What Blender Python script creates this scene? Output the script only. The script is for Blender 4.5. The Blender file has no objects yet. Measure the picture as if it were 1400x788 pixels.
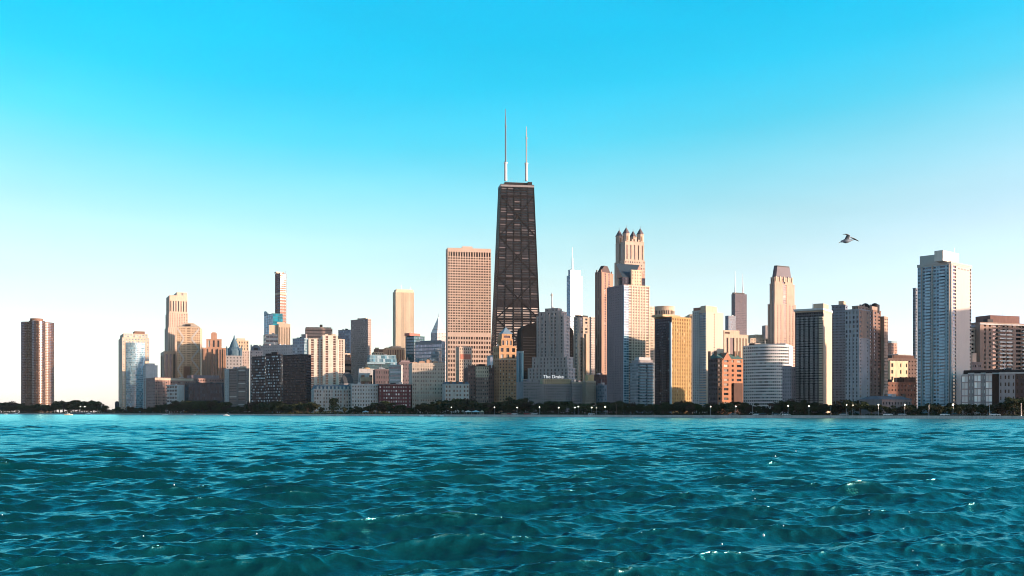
import bpy, math, random
import numpy as np
from mathutils import Vector, Matrix
from mathutils.bvhtree import BVHTree

R = math.radians
scene = bpy.context.scene
COL = scene.collection
random.seed(11)

# ------------------------------------------------------------------ camera, sky, sun, exposure
F, HY, CAMZ = 1400.0, 564.0, 3.0          # focal length in photo pixels, eye-level row, camera height (m)
cam = bpy.data.objects.new('camera', bpy.data.cameras.new('camera'))
COL.objects.link(cam)
cam.location = (0, 0, CAMZ)
cam.rotation_euler = (R(90), 0, 0)
cam.data.sensor_width = 36.0
cam.data.lens = 36.0 * F / 1400.0
cam.data.shift_y = (HY - 394.0) / 1400.0
cam.data.clip_start = 0.5
cam.data.clip_end = 30000
scene.camera = cam

SUN_AZ, SUN_EL = 70.0, 8.0                # degrees to the right of straight behind the camera; above the horizon
sdir = Vector((math.sin(R(SUN_AZ)) * math.cos(R(SUN_EL)), -math.cos(R(SUN_AZ)) * math.cos(R(SUN_EL)), math.sin(R(SUN_EL))))
sl = bpy.data.lights.new('sun', 'SUN')
sl.energy = 3.9
sl.angle = R(0.5)
sl.color = (1.0, 0.72, 0.52)
sun = bpy.data.objects.new('sun', sl)
COL.objects.link(sun)
sun.rotation_euler = sdir.to_track_quat('Z', 'Y').to_euler()

world = bpy.data.worlds.new('World')
scene.world = world
world.use_nodes = True
nt = world.node_tree
nt.nodes.clear()
wo = nt.nodes.new('ShaderNodeOutputWorld')
bg = nt.nodes.new('ShaderNodeBackground')
sky = nt.nodes.new('ShaderNodeTexSky')
sky.sky_type = 'NISHITA'
sky.sun_disc = False
sky.sun_elevation = R(SUN_EL)
sky.sun_rotation = math.atan2(sdir.x, sdir.y)
sky.air_density = 1.0
sky.dust_density = 0.6
sky.ozone_density = 1.5
bg.inputs['Strength'].default_value = 0.15
tcw = nt.nodes.new('ShaderNodeTexCoord')
sepw = nt.nodes.new('ShaderNodeSeparateXYZ')
nt.links.new(tcw.outputs['Generated'], sepw.inputs[0])
# the air of this evening: pale near the horizon, strongly cyan from about 10 degrees up, calmer towards the zenith
SKYRAMP = [(0.0, (.90, 1.0, 1.95)), (.03, (.89, .91, 1.42)), (.06, (.90, .86, 1.1)), (.123, (.865, .835, .868)), (.165, (.765, .882, .866)), (.212, (.487, .913, .904)), (.2516, (.212, .918, .951)), (.302, (.06, .949, 1.05)),
           (.34, (.025, .97, 1.10)), (.40, (.02, .98, 1.13)), (.52, (.06, .92, 1.05)), (.68, (.22, .50, .58)), (1.0, (.46, .42, .44))]
ramp = nt.nodes.new('ShaderNodeValToRGB')
while len(ramp.color_ramp.elements) < len(SKYRAMP):
    ramp.color_ramp.elements.new(0.5)
for e, (p, c) in zip(ramp.color_ramp.elements, SKYRAMP):
    e.position = p
    e.color = (*c, 1)
# paler again to both sides, where one looks along more air lit by the low sun
lm = nt.nodes.new('ShaderNodeMath'); lm.operation = 'MULTIPLY_ADD'; lm.inputs[1].default_value = 0.1625; lm.inputs[2].default_value = 0.039
nt.links.new(sepw.outputs['X'], lm.inputs[0])
pr = nt.nodes.new('ShaderNodeMath'); pr.operation = 'MULTIPLY'
nt.links.new(sepw.outputs['X'], pr.inputs[0]); nt.links.new(lm.outputs[0], pr.inputs[1])
mad = nt.nodes.new('ShaderNodeMath'); mad.operation = 'SUBTRACT'
nt.links.new(sepw.outputs['Z'], mad.inputs[0]); nt.links.new(pr.outputs[0], mad.inputs[1])
nt.links.new(mad.outputs[0], ramp.inputs[0])
mulw = nt.nodes.new('ShaderNodeMix'); mulw.data_type = 'RGBA'; mulw.blend_type = 'MULTIPLY'
mulw.inputs[0].default_value = 1.0
nt.links.new(sky.outputs[0], mulw.inputs[6])
nt.links.new(ramp.outputs[0], mulw.inputs[7])
# the western, sunset side of the sky is the brighter one
wst = nt.nodes.new('ShaderNodeMath'); wst.operation = 'MULTIPLY_ADD'; wst.inputs[1].default_value = 0.32; wst.inputs[2].default_value = 1.09
nt.links.new(sepw.outputs['X'], wst.inputs[0])
mul2 = nt.nodes.new('ShaderNodeMix'); mul2.data_type = 'RGBA'; mul2.blend_type = 'MULTIPLY'; mul2.inputs[0].default_value = 1.0
# faint unevenness of the high thin haze
mpw = nt.nodes.new('ShaderNodeMapping'); mpw.inputs['Scale'].default_value = (2.2, 2.2, 9.0)
nzw = nt.nodes.new('ShaderNodeTexNoise'); nzw.inputs['Scale'].default_value = 1.6; nzw.inputs['Detail'].default_value = 5
mrw = nt.nodes.new('ShaderNodeMapRange'); mrw.inputs['From Min'].default_value = .3; mrw.inputs['From Max'].default_value = .7; mrw.inputs['To Min'].default_value = .955; mrw.inputs['To Max'].default_value = 1.045
mw2 = nt.nodes.new('ShaderNodeMath'); mw2.operation = 'MULTIPLY'
nt.links.new(tcw.outputs['Generated'], mpw.inputs[0]); nt.links.new(mpw.outputs[0], nzw.inputs['Vector']); nt.links.new(nzw.outputs['Fac'], mrw.inputs['Value'])
nt.links.new(mrw.outputs[0], mw2.inputs[0]); nt.links.new(wst.outputs[0], mw2.inputs[1])
nt.links.new(mulw.outputs[2], mul2.inputs[6]); nt.links.new(mw2.outputs[0], mul2.inputs[7])
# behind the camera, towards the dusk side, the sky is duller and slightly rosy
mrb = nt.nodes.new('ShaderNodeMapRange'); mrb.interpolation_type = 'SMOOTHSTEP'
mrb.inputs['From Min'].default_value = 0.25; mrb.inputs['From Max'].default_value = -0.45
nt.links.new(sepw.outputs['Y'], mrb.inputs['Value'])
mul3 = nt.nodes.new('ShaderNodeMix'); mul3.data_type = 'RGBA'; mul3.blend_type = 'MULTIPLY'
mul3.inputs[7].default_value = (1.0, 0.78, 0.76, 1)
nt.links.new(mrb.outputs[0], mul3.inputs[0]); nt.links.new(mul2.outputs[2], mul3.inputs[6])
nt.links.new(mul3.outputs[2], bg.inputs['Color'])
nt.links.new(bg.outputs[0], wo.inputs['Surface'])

scene.view_settings.view_transform = 'Standard'
scene.view_settings.look = 'None'
scene.view_settings.exposure = 1.25
scene.view_settings.gamma = 1.0
scene.render.engine = 'CYCLES'
scene.cycles.max_bounces = 5
scene.cycles.filter_width = 1.0
scene.cycles.sample_clamp_indirect = 2.0

# ------------------------------------------------------------------ small helpers
def wx(px, D): return (px - 700.0) / F * D
def wz(py, D): return CAMZ + (HY - py) / F * D

def tag(o, label=None, cat=None, group=None, kind=None):
    if label: o['label'] = label
    if cat: o['category'] = cat
    if group: o['group'] = group
    if kind: o['kind'] = kind
    return o

def empty(name, loc, rz=0.0):
    o = bpy.data.objects.new(name, None)
    o.empty_display_size = 2.0
    COL.objects.link(o)
    o.location = loc
    o.rotation_euler = (0, 0, rz)
    return o

def link(name, me, parent=None):
    o = bpy.data.objects.new(name, me)
    COL.objects.link(o)
    if parent: o.parent = parent
    return o

class MB:
    """collects faces, becomes one mesh object"""
    def __init__(s): s.v = []; s.f = []; s.m = []
    def face(s, pts, m=0):
        n = len(s.v); s.v += [tuple(p) for p in pts]; s.f.append(tuple(range(n, n + len(pts)))); s.m.append(m)
    def box(s, x0, x1, y0, y1, z0, z1, m=0, bottom=True):
        n = len(s.v)
        s.v += [(x0, y0, z0), (x1, y0, z0), (x1, y1, z0), (x0, y1, z0), (x0, y0, z1), (x1, y0, z1), (x1, y1, z1), (x0, y1, z1)]
        q = [(0, 1, 5, 4), (1, 2, 6, 5), (2, 3, 7, 6), (3, 0, 4, 7), (4, 5, 6, 7)]
        if bottom: q.append((3, 2, 1, 0))
        for a in q: s.f.append(tuple(n + i for i in a)); s.m.append(m)
    def poly(s, p0, z0, p1, z1, m=0, cap=True, floor=False):
        n = len(p0)
        base = len(s.v)
        s.v += [(x, y, z0) for x, y in p0] + [(x, y, z1) for x, y in p1]
        for i in range(n):
            j = (i + 1) % n
            s.f.append((base + i, base + j, base + n + j, base + n + i)); s.m.append(m)
        if cap: s.f.append(tuple(base + n + i for i in range(n))); s.m.append(m)
        if floor: s.f.append(tuple(base + i for i in reversed(range(n)))); s.m.append(m)
    def tube(s, p, q, r0, r1, n=8, m=0, cap=True):
        p = Vector(p); q = Vector(q); d = (q - p).normalized()
        a = d.orthogonal().normalized(); b = d.cross(a)
        base = len(s.v)
        for c, r in ((p, r0), (q, r1)):
            for i in range(n):
                t = 2 * math.pi * i / n
                s.v.append(tuple(c + (a * math.cos(t) + b * math.sin(t)) * r))
        for i in range(n):
            j = (i + 1) % n
            s.f.append((base + i, base + j, base + n + j, base + n + i)); s.m.append(m)
        if cap:
            s.f.append(tuple(base + n + i for i in range(n))); s.m.append(m)
            s.f.append(tuple(base + i for i in reversed(range(n)))); s.m.append(m)
    def lathe(s, prof, n=20, cx=0, cy=0, m=0, ph=0.0):
        base = len(s.v)
        for r, z in prof:
            for i in range(n):
                t = 2 * math.pi * i / n + ph
                s.v.append((cx + r * math.cos(t), cy + r * math.sin(t), z))
        for k in range(len(prof) - 1):
            for i in range(n):
                j = (i + 1) % n
                s.f.append((base + k * n + i, base + k * n + j, base + (k + 1) * n + j, base + (k + 1) * n + i)); s.m.append(m)
    def build(s, name, mats, parent=None, off=(0, 0, 0), smooth=False):
        me = bpy.data.meshes.new(name)
        v = [(x - off[0], y - off[1], z - off[2]) for x, y, z in s.v]
        me.from_pydata(v, [], s.f)
        for mm in (mats if isinstance(mats, (list, tuple)) else [mats]): me.materials.append(mm)
        me.polygons.foreach_set('material_index', s.m)
        if smooth: me.polygons.foreach_set('use_smooth', [True] * len(s.f))
        me.update()
        return link(name, me, parent)

# ------------------------------------------------------------------ materials (all procedural)
MC = {}
def newmat(name):
    m = bpy.data.materials.new(name); m.use_nodes = True
    t = m.node_tree; b = t.nodes['Principled BSDF']
    return m, t, b

def wall(rgb, rough=0.8, var=0.22, scale=0.05, kind='stone', metal=0.0):
    key = ('w', tuple(rgb), rough, var, scale, metal)
    if key in MC: return MC[key]
    m, t, b = newmat(kind)
    tc = t.nodes.new('ShaderNodeTexCoord')
    mp = t.nodes.new('ShaderNodeMapping'); mp.inputs['Scale'].default_value = (1, 1, 0.35)
    n1 = t.nodes.new('ShaderNodeTexNoise'); n1.inputs['Scale'].default_value = scale; n1.inputs['Detail'].default_value = 6
    n2 = t.nodes.new('ShaderNodeTexNoise'); n2.inputs['Scale'].default_value = scale * 12; n2.inputs['Detail'].default_value = 3
    add = t.nodes.new('ShaderNodeMath'); add.operation = 'ADD'
    mr = t.nodes.new('ShaderNodeMapRange')
    mr.inputs['From Min'].default_value = 0.6; mr.inputs['From Max'].default_value = 1.4
    mr.inputs['To Min'].default_value = 1 - var; mr.inputs['To Max'].default_value = 1 + var
    mx = t.nodes.new('ShaderNodeMix'); mx.data_type = 'RGBA'; mx.blend_type = 'MULTIPLY'; mx.inputs[0].default_value = 1
    mx.inputs[6].default_value = (*rgb, 1)
    t.links.new(tc.outputs['Object'], mp.inputs[0])
    t.links.new(mp.outputs[0], n1.inputs['Vector']); t.links.new(mp.outputs[0], n2.inputs['Vector'])
    t.links.new(n1.outputs['Fac'], add.inputs[0]); t.links.new(n2.outputs['Fac'], add.inputs[1])
    t.links.new(add.outputs[0], mr.inputs['Value']); t.links.new(mr.outputs[0], mx.inputs[7])
    t.links.new(mx.outputs[2], b.inputs['Base Color'])
    b.inputs['Roughness'].default_value = rough
    b.inputs['Metallic'].default_value = metal
    b.inputs['Specular IOR Level'].default_value = 0.12
    MC[key] = m
    return m

def glass(dark=(0.012, 0.015, 0.02), blind=(0.35, 0.33, 0.30), frac=0.25, rough=0.08, ior=1.5):
    """window panes: each one dark room, half drawn curtain, pale blind or painted-in reflection, all behind a reflecting pane"""
    key = ('g', dark, blind, frac, rough, ior)
    if key in MC: return MC[key]
    m, t, b = newmat('window_glass')
    oi = t.nodes.new('ShaderNodeObjectInfo'); ge = t.nodes.new('ShaderNodeNewGeometry')
    a = t.nodes.new('ShaderNodeMath'); a.operation = 'ADD'
    fr = t.nodes.new('ShaderNodeMath'); fr.operation = 'FRACT'
    t.links.new(oi.outputs['Random'], a.inputs[0]); t.links.new(ge.outputs['Random Per Island'], a.inputs[1])
    t.links.new(a.outputs[0], fr.inputs[0])
    rp = t.nodes.new('ShaderNodeValToRGB'); rp.color_ramp.interpolation = 'CONSTANT'
    el = rp.color_ramp.elements
    mid = tuple(0.72 * x + 0.28 * y for x, y in zip(dark, blind))
    d2 = tuple(min(1, x * 2.2) for x in dark)
    el[0].position = 0; el[0].color = (*dark, 1)
    el[1].position = 1 - frac * 0.45; el[1].color = (*blind, 1)
    e = el.new(1 - frac); e.color = (*mid, 1)
    e = el.new((1 - frac) * 0.55); e.color = (*d2, 1)
    t.links.new(fr.outputs[0], rp.inputs[0])
    t.links.new(rp.outputs[0], b.inputs['Base Color'])
    b.inputs['Roughness'].default_value = rough
    b.inputs['IOR'].default_value = ior
    MC[key] = m
    return m

def plain(name, rgb, rough=0.6, metal=0.0, emit=0.0, ecol=None):
    key = ('p', name, tuple(rgb), rough, metal, emit)
    if key in MC: return MC[key]
    m, t, b = newmat(name)
    n = t.nodes.new('ShaderNodeTexNoise'); n.inputs['Scale'].default_value = 3.0
    tc = t.nodes.new('ShaderNodeTexCoord'); t.links.new(tc.outputs['Object'], n.inputs['Vector'])
    mr = t.nodes.new('ShaderNodeMapRange'); mr.inputs['To Min'].default_value = 0.8; mr.inputs['To Max'].default_value = 1.2
    t.links.new(n.outputs['Fac'], mr.inputs['Value'])
    mx = t.nodes.new('ShaderNodeMix'); mx.data_type = 'RGBA'; mx.blend_type = 'MULTIPLY'; mx.inputs[0].default_value = 1
    mx.inputs[6].default_value = (*rgb, 1); t.links.new(mr.outputs[0], mx.inputs[7])
    t.links.new(mx.outputs[2], b.inputs['Base Color'])
    b.inputs['Roughness'].default_value = rough; b.inputs['Metallic'].default_value = metal
    if emit:
        b.inputs['Emission Color'].default_value = (*(ecol or rgb), 1); b.inputs['Emission Strength'].default_value = emit
    MC[key] = m
    return m

G_N = glass()
G_LIGHT = glass((0.03, 0.035, 0.04), (0.5, 0.48, 0.45), 0.4)
G_BLUE = glass((0.02, 0.06, 0.09), (0.25, 0.36, 0.42), 0.3, 0.05, 1.8)
G_PALEBLUE = glass((0.08, 0.17, 0.22), (0.40, 0.50, 0.55), 0.4, 0.06, 1.9)
G_TEAL = glass((0.006, 0.04, 0.05), (0.05, 0.16, 0.18), 0.3, 0.06, 1.6)
G_BRONZE = glass((0.03, 0.015, 0.009), (0.16, 0.09, 0.06), 0.25, 0.2, 1.9)
G_BROWN = glass((0.05, 0.02, 0.012), (0.22, 0.11, 0.07), 0.3, 0.12, 1.5)
G_DARK = glass((0.006, 0.007, 0.009), (0.06, 0.06, 0.065), 0.2, 0.07, 1.4)
G_TOWER = glass((0.012, 0.011, 0.013), (0.13, 0.112, 0.12), 0.3, 0.1, 1.5)
G_BRIGHT = glass((0.40, 0.52, 0.56), (0.75, 0.82, 0.85), 0.5, 0.06, 1.9)
M_ROOFD = wall((0.06, 0.06, 0.065), 0.7, kind='roofing')
M_METAL = plain('grey_metal', (0.35, 0.36, 0.38), 0.4, 0.6)
M_WHITE = plain('white_paint', (0.78, 0.78, 0.78), 0.5)

# ------------------------------------------------------------------ building kit
RU = random.Random(77)
GZ = 1.2                 # level of the land
SHELLS = []              # world polygons, to find out which windows can be seen
WINS = {}                # root name -> list of windows

def S(n, f=None, fw=0.55, fh=0.5, d=0.35, sill=0.5, fl=3.4, spm=0, pm=0, g=None, margin=0.0):
    """facade: n bays (or list of (width, open fraction)), f floors (or floor height fl)"""
    return dict(n=n, f=f, fw=fw, fh=fh, d=d, sill=sill, fl=fl, spm=spm, pm=pm, g=g, margin=margin)

class B:
    """a building: Empty at its base; local x runs along the right-hand face, y along the left-hand face, from the corner nearest the camera"""
    def __init__(s, name, label, D, th, xl, xc, xr, depth=None, cat='building', group=None, world=None):
        if world:
            (X, Y), s.a, s.b = world
            s.P = (X, Y); s.D = Y
        else:
            s.D = D
            s.P = (wx(xc, D), D)
        while True:                      # turn the block until its left face has a believable length
            s.c, s.s = math.cos(R(th)), math.sin(R(th))
            if world: break
            s.a = s.Rx(xr); s.b = depth if depth else s.Ly(xl)
            if depth or 0 < s.b < (60 if xr - xc > 0.5 * (xc - xl) else 150) or th > 75: break
            th += 1
        assert s.a > 0 and s.b > 0, (name, label, s.a, s.b)
        if s.b > 140 or s.a > 220: print('BIG', label, s.a, s.b)
        cx, cy = s.loc(s.a / 2, s.b / 2)
        s.root = empty(name, (cx, cy, GZ), R(th))
        tag(s.root, label, cat, group)
        s.off = (s.a / 2, s.b / 2, GZ)
        s.wins = []
        s.gl = G_N
        WINS[s.root.name] = s
    def loc(s, x, y): return (s.P[0] + x * s.c - y * s.s, s.P[1] + x * s.s + y * s.c)
    def Rx(s, px, y=0.0):
        X0, Y0 = s.P[0] - y * s.s, s.P[1] + y * s.c
        k = (px - 700) / F
        return (k * Y0 - X0) / (s.c - k * s.s)
    def Ly(s, px, x=0.0):
        X0, Y0 = s.P[0] + x * s.c, s.P[1] + x * s.s
        k = (px - 700) / F
        return (k * Y0 - X0) / (-s.s - k * s.c)
    def z(s, py, x=0.0, y=0.0): return wz(py, s.loc(x, y)[1])
    def mesh(s, name, mb, mats, smooth=False, parent=None):
        return mb.build(name, mats, parent or s.root, s.off, smooth)
    def box(s, name, x0, x1, y0, y1, z0, z1, mat):
        m = MB(); m.box(x0, x1, y0, y1, z0, z1); return s.mesh(name, m, mat)
    def shell(s, p0, z0, p1, z1):
        n = len(p0)
        for i in range(n):
            j = (i + 1) % n
            SHELLS.append([(*s.loc(*p0[i]), z0), (*s.loc(*p0[j]), z0), (*s.loc(*p1[j]), z1), (*s.loc(*p1[i]), z1)])
    def tower(s, poly, z0, z1, specs, mats, g=None, top=None, roof=True, name='wall', coping=0.15, roofmat=None):
        """wall shell with real openings over a footprint; each edge gets its own facade spec (None = blank)"""
        mb = MB(); top = top or poly
        n = len(poly)
        s.shell(poly, z0, top, z1)
        mats = mats if isinstance(mats, (list, tuple)) else [mats]
        for i in range(n):
            j = (i + 1) % n
            sp = specs[i] if isinstance(specs, (list, tuple)) else specs
            A0, B0, A1, B1 = Vector(poly[i]), Vector(poly[j]), Vector(top[i]), Vector(top[j])
            if sp is None:
                mb.face([(*A0, z0), (*B0, z0), (*B1, z1), (*A1, z1)]); continue
            dr = (B0 - A0).normalized(); nin = Vector((-dr.y, dr.x))
            W = (B0 - A0).length
            def mp(u, z, d=0.0):
                t = (z - z0) / (z1 - z0)
                p = (A0.lerp(B0, u)).lerp(A1.lerp(B1, u), t) + nin * d
                return (p.x, p.y, z)
            nf = sp['f'] or max(1, round((z1 - z0) / sp['fl']))
            bays = sp['n'] if isinstance(sp['n'], list) else [(1.0, sp['fw'])] * sp['n']
            tot = sum(w for w, _ in bays)
            ops = []; u = 0.0
            for w, o in bays:
                w /= tot
                if o > 0: ops.append((u + w * (1 - o) / 2, u + w * (1 + o) / 2))
                u += w
            zt0, zt1 = z0, z1 - sp['margin']
            fh = (zt1 - zt0) / nf; d = sp['d']
            zprev = z0
            for k in range(nf):
                za = zt0 + k * fh + fh * (1 - sp['fh']) * sp['sill']; zb = za + fh * sp['fh']
                if za - zprev > 1e-3: mb.face([mp(0, zprev), mp(1, zprev), mp(1, za), mp(0, za)], sp['spm'])
                up = 0.0
                for (ua, ub) in ops:
                    if ua - up > 1e-5: mb.face([mp(up, za), mp(ua, za), mp(ua, zb), mp(up, zb)], sp['pm'])
                    mb.face([mp(ua, za), mp(ub, za), mp(ub, za, d), mp(ua, za, d)], sp['spm'])
                    mb.face([mp(ua, zb, d), mp(ub, zb, d), mp(ub, zb), mp(ua, zb)], sp['spm'])
                    mb.face([mp(ua, za, d), mp(ua, zb, d), mp(ua, zb), mp(ua, za)], sp['pm'])
                    mb.face([mp(ub, za), mp(ub, zb), mp(ub, zb, d), mp(ub, za, d)], sp['pm'])
                    s.wins.append(([mp(ua, za, d), mp(ub, za, d), mp(ub, zb, d), mp(ua, zb, d)], sp['g'] or g or s.gl, tuple(-nin)))
                    up = ub
                if 1 - up > 1e-5: mb.face([mp(up, za), mp(1, za), mp(1, zb), mp(up, zb)], sp['pm'])
                zprev = zb
            if z1 - zprev > 1e-3: mb.face([mp(0, zprev), mp(1, zprev), mp(1, z1), mp(0, z1)], sp['spm'])
        s.mesh(name, mb, mats)
        if roof:
            c = Vector((sum(p[0] for p in top) / n, sum(p[1] for p in top) / n))
            ex = [tuple(Vector(p) + (Vector(p) - c).normalized() * coping * 1.6) for p in top]
            rb = MB(); rb.poly(ex, z1, ex, z1 + 0.7, floor=True)
            s.mesh('roof', rb, roofmat or mats[0])
            xa, xb = min(p[0] for p in top), max(p[0] for p in top); ya, yb = min(p[1] for p in top), max(p[1] for p in top)
            if (xb - xa) * (yb - ya) > 150 and name in ('wall', 'upper_wall'):
                for q in range(RU.choice((1, 2, 3))):       # tanks, fan housings and aerials on the roof
                    w, d, h = RU.uniform(1.5, 4.5), RU.uniform(1.5, 4), RU.uniform(1.2, 3.0)
                    px_ = RU.uniform(xa + .25 * (xb - xa), xb - .25 * (xb - xa)); py_ = RU.uniform(ya + .25 * (yb - ya), yb - .25 * (yb - ya))
                    s.box('roof_unit', px_ - w / 2, px_ + w / 2, py_ - d / 2, py_ + d / 2, z1 + .72, z1 + .72 + h, RU.choice((M_ROOFD, M_METAL, mats[0])))
                if RU.random() < .55:
                    m = MB(); px_ = RU.uniform(xa + .3 * (xb - xa), xb - .3 * (xb - xa)); py_ = RU.uniform(ya + .3 * (yb - ya), yb - .3 * (yb - ya)); h = RU.uniform(4, 8)
                    m.tube((px_, py_, z1 + .72), (px_, py_, z1 + .72 + h), .22, .1, 6); s.mesh('aerial', m, M_METAL)
    def tier(s, z0, z1, mats, Rs=None, Ls=None, Es=None, Bs=None, x0=0.0, x1=None, y0=0.0, y1=None, g=None, **kw):
        x1 = s.a if x1 is None else x1; y1 = s.b if y1 is None else y1
        s.tower([(x0, y0), (x1, y0), (x1, y1), (x0, y1)], z0, z1, [Rs, Es, Bs, Ls], mats, g, **kw)
    def pent(s, pxa, pxb, ytop, zb, mat, name='penthouse', d0=0.3, d1=0.7, face='R'):
        """rooftop block seen between two photo columns"""
        if face == 'R':
            y0, y1 = s.b * d0, s.b * d1
            x0, x1 = s.Rx(pxa, y0), s.Rx(pxb, y0)
            z1 = s.z(ytop, x0, y0)
        else:
            x0, x1 = s.a * d0, s.a * d1
            y1, y0 = s.Ly(pxa, x0), s.Ly(pxb, x0)
            z1 = s.z(ytop, x0, y0)
        s.shell([(x0, y0), (x1, y0), (x1, y1), (x0, y1)], zb, [(x0, y0), (x1, y0), (x1, y1), (x0, y1)], z1)
        return s.box(name, x0, x1, y0, y1, zb + 0.05, z1, mat)
    def mast(s, px, y_top, zb, r=0.4, mat=None, name='antenna', yy=None):
        yy = s.b * 0.5 if yy is None else yy
        x = s.Rx(px, yy)
        m = MB(); zt = s.z(y_top, x, yy)
        m.tube((x, yy, zb), (x, yy, zb + (zt - zb) * 0.5), r, r * 0.8); m.tube((x, yy, zb + (zt - zb) * 0.5), (x, yy, zt), r * 0.5, r * 0.2)
        return s.mesh(name, m, mat or M_METAL)
    def balconies(s, face, u0, u1, z0, z1, n, mat, out=1.5, rail=1.0, cap=None):
        """a column of n slab balconies on face R or L between u0 and u1 (metres); each is a part"""
        me = None
        for k in range(n):
            zz = z0 + (z1 - z0) * k / n
            if me is None:
                m = MB(); w = u1 - u0
                if face == 'R':
                    m.box(0, w, -out, -0.02, 0, 0.22); m.box(0, w, -out, -out + 0.12, 0.22, rail); m.box(0, 0.12, -out + 0.12, -0.02, 0.22, rail); m.box(w - 0.12, w, -out + 0.12, -0.02, 0.22, rail)
                else:
                    m.box(-out, -0.02, 0, w, 0, 0.22); m.box(-out, -out + 0.12, 0, w, 0.22, rail); m.box(-out + 0.12, -0.02, 0, 0.12, 0.22, rail); m.box(-out + 0.12, -0.02, w - 0.12, w, 0.22, rail)
                o = m.build('balcony', mat, s.root); me = o.data
            else:
                o = link('balcony', me, s.root)
            o.location = (Vector((u0, 0, zz)) if face == 'R' else Vector((0, u0, zz))) - Vector(s.off)

def finish_windows():
    """each building's hundred largest visible windows become parts, the remainder one part"""
    bv = []; bf = []
    for q in SHELLS:
        n = len(bv); bv += q; bf.append((n, n + 1, n + 2, n + 3))
    tree = BVHTree.FromPolygons(bv, bf)
    eye = Vector((0, 0, CAMZ))
    for s in WINS.values():
        sc = []
        for i, (q, g, no) in enumerate(s.wins):
            c = Vector([(q[0][k] + q[2][k]) / 2 for k in range(3)])
            X, Y = s.loc(c.x, c.y); X += 0; w = Vector((X, Y, c.z))
            nw = Vector((no[0] * s.c - no[1] * s.s, no[0] * s.s + no[1] * s.c, 0))
            dv = eye - w; L = dv.length
            fac = nw.dot(dv / L)
            px = X / Y * F
            a = (Vector(q[1]) - Vector(q[0])).length * (q[2][2] - q[0][2]) * max(fac, 0) / L ** 2
            if fac > 0.02 and abs(px) < 705:
                hit = tree.ray_cast(eye, -dv / L, L)
                if hit[0] is not None and hit[3] < L - 2.5: a *= 1e-3
            else: a *= 1e-6
            sc.append((a, -i))
        order = [-i for a, i in sorted(sc, reverse=True)]
        one = order[:100] if len(order) > 100 else order
        rest = order[100:] if len(order) > 100 else []
        cache = {}
        for i in one:
            q, g, no = s.wins[i]
            c = Vector([(q[0][k] + q[2][k]) / 2 for k in range(3)])
            loc4 = [tuple(round(v, 2) for v in (Vector(p) - c)) for p in q]
            key = (tuple(loc4), g.name)
            if key not in cache:
                me = bpy.data.meshes.new('window'); me.from_pydata(loc4, [], [(0, 1, 2, 3)]); me.materials.append(g); cache[key] = me
            o = link('window', cache[key], s.root); o.location = c - Vector(s.off)
        if rest:
            m = MB(); gm = []
            for i in rest:
                q, g, no = s.wins[i]
                if g not in gm: gm.append(g)
                m.face(q, gm.index(g))
            tag(m.build('window', gm, s.root, s.off), kind='stuff')

# ------------------------------------------------------------------ buildings, far left to far right
PINK = wall((0.54, 0.41, 0.33)); CREAM = wall((0.50, 0.40, 0.31)); TAN = wall((0.54, 0.40, 0.28)); GREY = wall((0.28, 0.26, 0.27))
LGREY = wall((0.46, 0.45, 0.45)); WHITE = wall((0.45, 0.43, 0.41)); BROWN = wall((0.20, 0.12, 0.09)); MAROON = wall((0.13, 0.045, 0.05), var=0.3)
MAUVE = wall((0.26, 0.20, 0.21)); DARK = wall((0.025, 0.022, 0.024), 0.5); BLACK = wall((0.03, 0.028, 0.031), 0.45); ORANGE = wall((0.38, 0.18, 0.11))
DBROWN = wall((0.10, 0.06, 0.05)); SLATE = wall((0.10, 0.14, 0.18), 0.6); COPPER = wall((0.085, 0.15, 0.20), 0.6); GOLD = wall((0.40, 0.265, 0.12))
BLUEM = wall((0.24, 0.33, 0.38), 0.5); PALEBLUE = wall((0.26, 0.38, 0.44), 0.5); GREYBLUE = wall((0.18, 0.22, 0.27), 0.6)

# curved three-lobed tower
b = B('curved_tower', 'dark bronze three-lobed tower standing alone at the far left above a clump of trees', 2100, 26, 31, 34, 76, depth=60, cat='tower')
cx = (wx(52, 2130)); cyw = 2130
b.P = (cx, cyw); b.c, b.s = 1.0, 0.0; b.a = b.b = 0; b.off = (0, 0, GZ); b.root.location = (cx, cyw, GZ); b.root.rotation_euler = (0, 0, 0)
poly = []
for i in range(60):
    t = 2 * math.pi * i / 60
    r = 24.5 + 10.5 * math.cos(3 * (t - R(-62)))
    poly.append((r * math.cos(t), r * math.sin(t)))
ztop = wz(441, 2130)
b.tower(poly, GZ, ztop, S(1, 56, 0.82, 0.66, 0.25), wall((0.09, 0.05, 0.035), 0.45, metal=0.3), G_BRONZE)
m = MB(); m.lathe([(12.5, ztop + 0.72), (12.5, wz(436, 2130)), (0.1, wz(435.6, 2130))], 24, -3, 0); b.mesh('penthouse', m, BROWN)

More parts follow.
